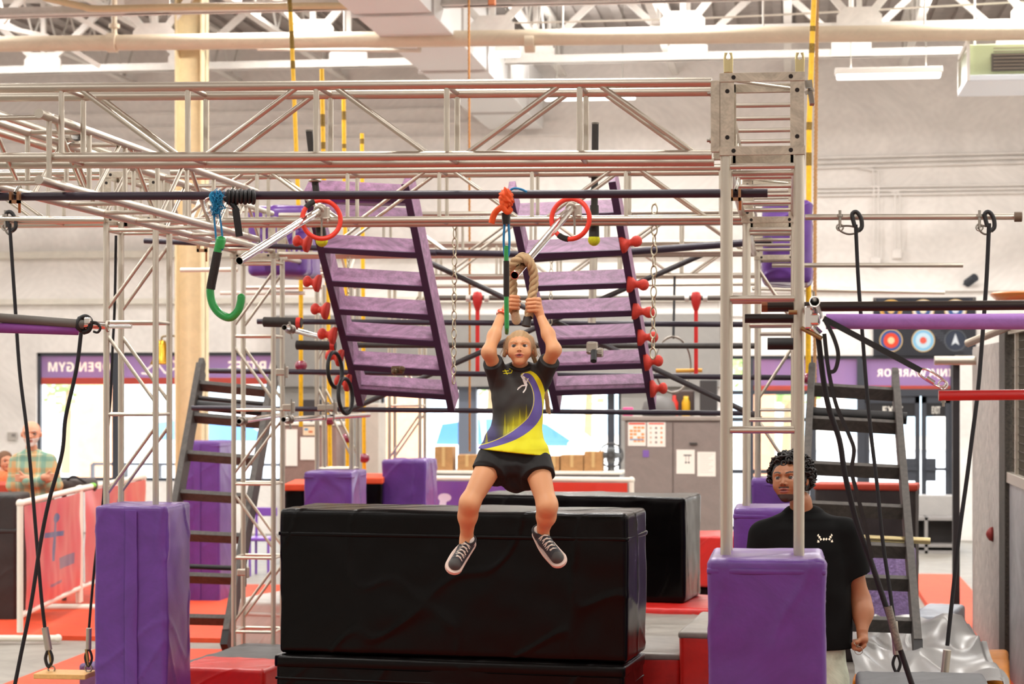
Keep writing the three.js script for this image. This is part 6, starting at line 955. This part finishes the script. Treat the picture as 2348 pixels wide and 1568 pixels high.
// ===== the coach =====
{
  const fr = frame(1840, 1886, 10.5), L = fr.L, g = placed('person', 'coach in a black t-shirt with curly dark hair looking up', 'person', fr.o, YAW), skin = lin('#96613f');
  const hh = .232, HC2 = head(hh, { lip: lin('#8f5347'), brow: lin('#1c130e'), browW: .017, open: .4, beard: (x, y, z) => (y < -.33 && z > .12 && Math.abs(x) < .2) || (Math.abs(y + .185) < .02 && Math.abs(x) < .12 && z > .33), beardC: lin('#33211a') });
  const hm = new THREE.Matrix4().compose(vec(L(1812, 1101, .02)), new THREE.Quaternion().setFromEuler(new THREE.Euler(-.12, -.5, .05, 'YXZ')), V(1, 1, 1));
  const sR = L(1938, 1222, -.02), sLf = L(1752, 1228, -.04), eR = L(1972, 1378, -.05), eL = L(1738, 1385, -.04), wR = L(1977, 1446, .05), wL = L(1730, 1470, .05);
  const bodyF = uni([cap(sR, eR, .06, .047), cap(eR, L(1978, 1405, -.01), .046, .045), cap(L(1978, 1405, -.01), wR, .045, .03), cap(sLf, eL, .06, .047), cap(eL, wL, .046, .03), cap(L(1842, 1205, -.05), L(1836, 1150, -.01), .062, .056), cap(sLf, sR, .07, .07), cap(L(1842, 1240, -.03), L(1845, 1480, -.03), .12, .115), cap(L(1800, 1490, -.03), L(1795, 1840, -.03), .085, .05), cap(L(1890, 1490, -.03), L(1898, 1840, -.03), .085, .05)], .05);
  const B = bounds([L(1700, 1130), L(2010, 1850), eR, eL, wR, wL], .1), bg = netMesh(bodyF, B[0], B[1], .012); colored(bg, () => skin);
  // loosely closed hand holding keys
  const hc = L(1972, 1470, .06), P = (x, y, z) => [hc[0] + x, hc[1] + y, hc[2] + z], fs = []; for (let i = 0; i < 4; i++) { const z = .025 - i * .019, l = [.9, 1, .96, .82][i]; fs.push(cap(P(.018, -.018, z), P(-.004, -.042 * l, z + .004), .0105, .01), cap(P(-.004, -.042 * l, z + .004), P(-.032 * l, -.034, z + .006), .01, .0095), cap(P(-.032 * l, -.034, z + .006), P(-.036 * l, -.012, z + .008), .0095, .0085)); }
  const hf = uni([uni(fs, .004), uni([cap(wR, P(.012, .01, 0), .029, .026), cap(P(.014, .012, .02), P(.016, -.012, -.028), .02, .018)], .02), uni([cap(P(.0, .012, .03), P(-.022, .0, .04), .013, .0115), cap(P(-.022, .0, .04), P(-.036, -.006, .03), .011, .0095)], .006)], .01); const hg = colored(netMesh(hf, P(-.08, -.09, -.09), P(.08, .1, .09), .0034), () => skin);
  mesh('body', [bg, hg, headMesh(HC2, hh, hm, skin, .0034)], skinMat, g); eyeParts(g, HC2, hm, [.03, .016, .01], [-.1, .15, 1], dark3(skin, [.85, .8, .75]));
  // curls
  const cl = []; for (let i = 0; i < 620; i++) { const a = R(0, 6.283), b = Math.acos(R(-.55, 1)), d = V(Math.sin(b) * Math.cos(a), Math.cos(b), Math.sin(b) * Math.sin(a)); if (d.z > .35 && d.y < .52) continue; if (d.y < -.25 && d.z > -.1) continue; const p = V(d.x * .41, .1 + d.y * .44, -.07 + d.z * .46).multiplyScalar(hh * R(1.0, 1.2)); const t2 = new THREE.TorusGeometry(R(.009, .015), R(.004, .0058), 5, 9); t2.rotateX(R(0, 6)); t2.rotateY(R(0, 6)); t2.translate(p.x, p.y, p.z); cl.push(t2); }
  const capH = netMesh((x, y, z) => { x /= hh; y /= hh; z /= hh; const e1 = Math.hypot(x / .43, (y - .1) / .46, (z + .1) / .47) - 1, cut = Math.hypot(x / .34, (y + .06) / .36, (z - .5) / .5) - 1; return smax(smax(e1 * .4 + .02 * N3(x * 14, y * 14, z * 14), -cut * .3, .03), -(y + .22), .05) * hh; }, [-.13, -.12, -.16], [.13, .15, .13], .005); cl.push(capH); cl.forEach(q => { q.deleteAttribute('uv'); q.applyMatrix4(hm); }); mesh('hair', cl, M('#14100e', .6), g);
  // t-shirt with a small white chest print
  const tor = stack(rows(fr, [[1158, 1808, 1876, .065, -.045], [1172, 1796, 1890, .08, -.04], [1188, 1766, 1922, .1, -.03], [1212, 1745, 1946, .12, -.03], [1260, 1742, 1952, .135, -.02], [1340, 1746, 1950, .135, -.02], [1420, 1745, 1954, .135, -.02], [1500, 1742, 1958, .135, -.02]])), slv = (s, e, k) => { const en = s.map((v, i) => v + (e[i] - v) * k), d = e.map((v, i) => v - s[i]), l = Math.hypot(...d), q = cap(s, e, .08, .088); return (x, y, z) => smax(q(x, y, z), ((x - en[0]) * d[0] + (y - en[1]) * d[1] + (z - en[2]) * d[2]) / l, .006); }, a1 = slv(sR, eR, .62), a2 = slv(sLf, eL, .62), nk = ell(L(1838, 1152, .03), [.074, .046, .12]), y0 = L(0, 1487)[1];
  const tf = (x, y, z) => smax(smax(smin(tor(x, y, z), smin(a1(x, y, z), a2(x, y, z), .04), .04) + .007 * N3(x * 6 + y * 4, y * 7 - x * 4, z * 5), y0 - y, .006), -nk(x, y, z), .008);
  const tg = netMesh(tf, [L(1690, 0)[0], y0 - .03, -.3], [L(2020, 0)[0], L(0, 1150)[1], .22], .009); const x0 = L(1700, 1200)[0], x1 = L(2000, 1200)[0], yb = L(0, 1500)[1], yt = L(0, 1200)[1], p = tg.attributes.position, uv = new Float32Array(p.count * 2); for (let i = 0; i < p.count; i++) { uv[2 * i] = (p.getX(i) - x0) / (x1 - x0); uv[2 * i + 1] = Math.min(1, (p.getY(i) - yb) / (yt - yb)); } tg.setAttribute('uv', new THREE.BufferAttribute(uv, 2));
  const tt = textTex(1200, 1200, (c, w, h) => { c.fillStyle = '#060606'; c.fillRect(0, 0, w, h); c.fillStyle = '#efe6cf'; const Q = (px, py) => [(px - 1700) * 4, (py - 1200) * 4]; for (const [px, s] of [[1872, 1], [1900, -1]]) for (let i = 0; i < 7; i++) { const [x, y] = Q(px + (i % 3) * 3 * s - 2 * s, 1224 + (i * 5) % 17); c.beginPath(); c.ellipse(x, y, 12, 6, s * (i - 3) * .35, 0, 7); c.fill(); } for (const px of [1883, 1889]) { const [x, y] = Q(px, 1233); c.beginPath(); c.ellipse(x, y, 9, 12, .3, 0, 7); c.fill(); } });
  mesh('t_shirt', tg, new THREE.MeshPhysicalMaterial({ map: tt, roughness: .85, specularIntensity: .3 }), g);
  const pf = uni([stack(rows(fr, [[1470, 1765, 1935, .12, -.03], [1520, 1758, 1940, .13, -.03], [1570, 1752, 1946, .12, -.03], [1590, 1752, 1946, .12, -.03]])), cap(L(1800, 1560, -.03), L(1795, 1840, -.03), .105, .085), cap(L(1893, 1560, -.03), L(1900, 1840, -.03), .105, .085)], .03); mesh('trousers', netMesh((x, y, z) => pf(x, y, z) + .006 * N3(x * 9, y * 7, z * 9), [L(1700, 0)[0] - .1, .03, -.25], [L(2000, 0)[0] + .05, L(0, 1465)[1], .2], .011), MT('#b3b8a4', .85, { lo: .1, scale: 3 }), g);
  for (const px of [1795, 1900]) { const c = L(px, 1880, .03); const s2 = netMesh(uni([cap([c[0], .045, -.06], [c[0], .045, .1], .05, .05)], .01), [c[0] - .08, -.01, -.15], [c[0] + .08, .12, .2], .01); mesh('shoe', s2, M('#2a2828', .6), g); }
  const kc = vec(L(1967, 1463, .1)); const kk = thing('key_ring', 'bunch of keys in the coach’s hand', 'keys', vec(L(1967, 1468, .1)).applyAxisAngle(Y, YAW).add(fr.o)); org.set(kk, V(0, 0, 0)); const kg = []; for (let i = 0; i < 5; i++) { const b = box(.018, .03, .003, 0, -.012, 0, .001); b.rotateZ(i * .7 - 1.4); b.rotateY(i * .5); kg.push(b); } mesh('keys', kg, M('#a89a86', .35, .9), kk); mesh('ring', ring(V(.004, -.05, .0), .02, .0018, null, 24, 6), steel, kk);
}
// ===== the older man with folded arms =====
{
  const fr = frame(72, 1397, 20.4), L = fr.L, g = placed('person', 'older bald man with a white beard and folded arms in a plaid shirt', 'person', fr.o, YAW), skin = lin('#cf9273');
  const hh = .248, H3 = head(hh, { lip: lin('#b0705f'), brow: lin('#a99a8c'), browW: .014, beard: (x, y, z) => (y < -.14 - .12 * Math.max(0, .3 - Math.abs(x)) && z > .0 && !(Math.hypot(x / .1, (y + .25) / .04) < 1)), beardC: lin('#ded4cb') }), hm = new THREE.Matrix4().compose(vec(L(72, 995, .05)), new THREE.Quaternion().setFromEuler(new THREE.Euler(.02, .1, 0)), V(1, 1, 1));
  const sl = L(40, 1058), sr = L(112, 1058), el = L(30, 1114, .03), er = L(128, 1112, .03), bodyF = uni([cap(L(74, 1052), L(72, 1025, .02), .055, .055), cap(sl, sr, .05, .05), cap(L(76, 1078), L(76, 1170), .11, .12), cap(L(58, 1180), L(57, 1386), .085, .055), cap(L(94, 1180), L(96, 1386), .085, .055), cap(sl, el, .05, .045), cap(sr, er, .05, .045), cap(el, L(112, 1100, .2), .042, .03), cap(er, L(48, 1098, .17), .042, .03)], .03);
  const hand = (c, s) => { const o = []; for (let i = 0; i < 4; i++) o.push(cap([c[0], c[1] + .028 - i * .019, c[2] + .01], [c[0] + s * .07, c[1] + .03 - i * .018, c[2] + .02], .011, .009)); o.push(cap([c[0] - s * .03, c[1], c[2]], [c[0] + s * .01, c[1], c[2]], .034, .034), cap([c[0] - s * .01, c[1] + .02, c[2] + .01], [c[0] + s * .03, c[1] + .06, c[2] + .02], .013, .011)); return colored(netMesh(uni(o, .008), [c[0] - .11, c[1] - .08, c[2] - .06], [c[0] + .11, c[1] + .1, c[2] + .07], .005), () => skin); };
  const B = bounds([L(10, 1020), L(140, 1418)], .12), bg = colored(netMesh(bodyF, [B[0][0], 0.02, -.25], [B[1][0], B[1][1], .3], .015), () => skin);
  mesh('body', [bg, headMesh(H3, hh, hm, skin, .005), hand(L(54, 1096, .2), -1), hand(L(108, 1094, .22), 1)], skinMat, g); eyeParts(g, H3, hm, [.04, .04, .05], [0, 0, 1], dark3(skin, [.9, .8, .75]));
  const gl = [ring(V(.034, .006, .095), .022, .0025, null, 20, 5), ring(V(-.034, .006, .095), .022, .0025, null, 20, 5), bar(V(-.012, .008, .097), V(.012, .008, .097), .002, 5), bar(V(.056, .01, .09), V(.088, .01, 0), .002, 5), bar(V(-.056, .01, .09), V(-.088, .01, 0), .002, 5)]; gl.forEach(q => q.applyMatrix4(hm)); mesh('glasses', gl, M('#4a4644', .4), g);
  const tor = stack(rows(fr, [[1028, 58, 90, .075, 0], [1044, 36, 116, .1, 0], [1075, 24, 130, .13, 0], [1130, 32, 124, .14, .0], [1175, 34, 122, .14, 0]])), sv = uni([cap(sl, el, .078, .066), cap(sr, er, .078, .066), cap(el, L(98, 1102, .18), .064, .05), cap(er, L(62, 1104, .2), .064, .05)], .03), nk = ell(L(73, 1024, .07), [.045, .045, .08]), tf = (x, y, z) => smax(smin(tor(x, y, z), sv(x, y, z), .03) + .008 * N3(x * 8, y * 9 + x * 4, z * 8), -nk(x, y, z), .01);
  const tg = netMesh(tf, [L(0, 0)[0] - .12, L(0, 1185)[1], -.2], [L(150, 0)[0] + .05, L(0, 1018)[1], .3], .009), plaid = textTex(256, 256, (c, w, h) => { c.fillStyle = '#9aa888'; c.fillRect(0, 0, w, h); c.globalAlpha = .55; c.fillStyle = '#d98a50'; c.fillRect(0, 20, w, 60); c.fillRect(30, 0, 60, h); c.fillStyle = '#5f8f86'; c.fillRect(0, 140, w, 56); c.fillRect(150, 0, 56, h); c.fillStyle = '#e9d9bf'; c.fillRect(0, 108, w, 8); c.fillRect(118, 0, 8, h); }); plaid.wrapS = plaid.wrapT = THREE.RepeatWrapping;
  const pm = new THREE.MeshStandardMaterial({ map: plaid, roughness: .85 }); pm.userData.box = 5; mesh('plaid_shirt', tg, pm, g);
  mesh('trousers', netMesh(uni([stack(rows(fr, [[1165, 38, 118, .13, 0], [1200, 38, 118, .13, 0], [1215, 38, 118, .13, 0]])), cap(L(58, 1200), L(57, 1382), .1, .075), cap(L(96, 1200), L(97, 1382), .1, .075)], .04), [-.35, .03, -.22], [.35, L(0, 1160)[1], .22], .014), MT('#5d5348', .85, { lo: .1, scale: 3 }), g);
  for (const px of [57, 97]) { const c = L(px, 1410, .05); mesh('shoe', netMesh(cap([c[0], .05, -.05], [c[0], .045, .12], .05, .048), [c[0] - .08, -.01, -.12], [c[0] + .08, .12, .2], .012), M('#2d2826', .6), g); }
}
// ===== child at the far left edge =====
{
  const fr = frame(8, 1360, 22.0), L = fr.L, g = placed('person', 'child in orange partly hidden at the left edge behind the older man', 'person', fr.o, YAW), skin = lin('#c98d6c'), hh = .2, H4 = head(hh, { lip: lin('#b0605a'), brow: lin('#5a3c28') }), hm = new THREE.Matrix4().compose(vec(L(12, 1058)), new THREE.Quaternion().setFromEuler(new THREE.Euler(0, .6, 0)), V(1, 1, 1));
  const sl = L(-12, 1092), sr = L(28, 1092), bf = uni([cap(L(8, 1088), L(10, 1072), .04, .04), cap(sl, sr, .045, .045), cap(L(8, 1095), L(8, 1170), .085, .085), cap(sl, L(-18, 1145, .02), .04, .03), cap(sr, L(32, 1142, .04), .04, .03), cap(L(32, 1142, .04), L(14, 1150, .15), .03, .024), cap(L(-18, 1145, .02), L(0, 1152, .15), .03, .024), cap(L(-2, 1180), L(-2, 1360), .06, .04), cap(L(18, 1180), L(18, 1360), .06, .04)], .03);
  mesh('body', [colored(netMesh(bf, [-.35, .02, -.2], [.35, L(0, 1060)[1], .25], .014), () => skin), headMesh(H4, hh, hm, skin, .006)], skinMat, g); eyeParts(g, H4, hm, [.03, .02, .01], [0, 0, 1]);
  const hr = netMesh((x, y, z) => { x /= hh; y /= hh; z /= hh; return smax((Math.hypot(x / .42, (y - .1) / .47, (z + .09) / .48) - 1) * .4, -(Math.hypot(x / .32, (y + .05) / .36, (z - .5) / .45) - 1) * .3, .03) * hh; }, [-.11, -.13, -.13], [.11, .13, .11], .006); hr.applyMatrix4(hm); mesh('hair', hr, M('#6b4a30', .7), g);
  mesh('t_shirt', netMesh(uni([cap(L(8, 1098), L(8, 1165), .1, .105), cap(sl, L(-16, 1125), .055, .055), cap(sr, L(31, 1123), .055, .055), cap(sl, sr, .055, .055)], .03), [-.35, L(0, 1195)[1], -.2], [.35, L(0, 1068)[1], .2], .01), MT('#d97a4a', .8, { lo: .2, f1: 20, scale: 4 }), g);
  mesh('trousers', netMesh(uni([cap(L(-2, 1185), L(-2, 1350), .075, .06), cap(L(18, 1185), L(18, 1350), .075, .06)], .04), [-.25, .03, -.15], [.3, L(0, 1160)[1], .15], .012), M('#3a4250', .8), g);
}
renderer.render(scene, camera);
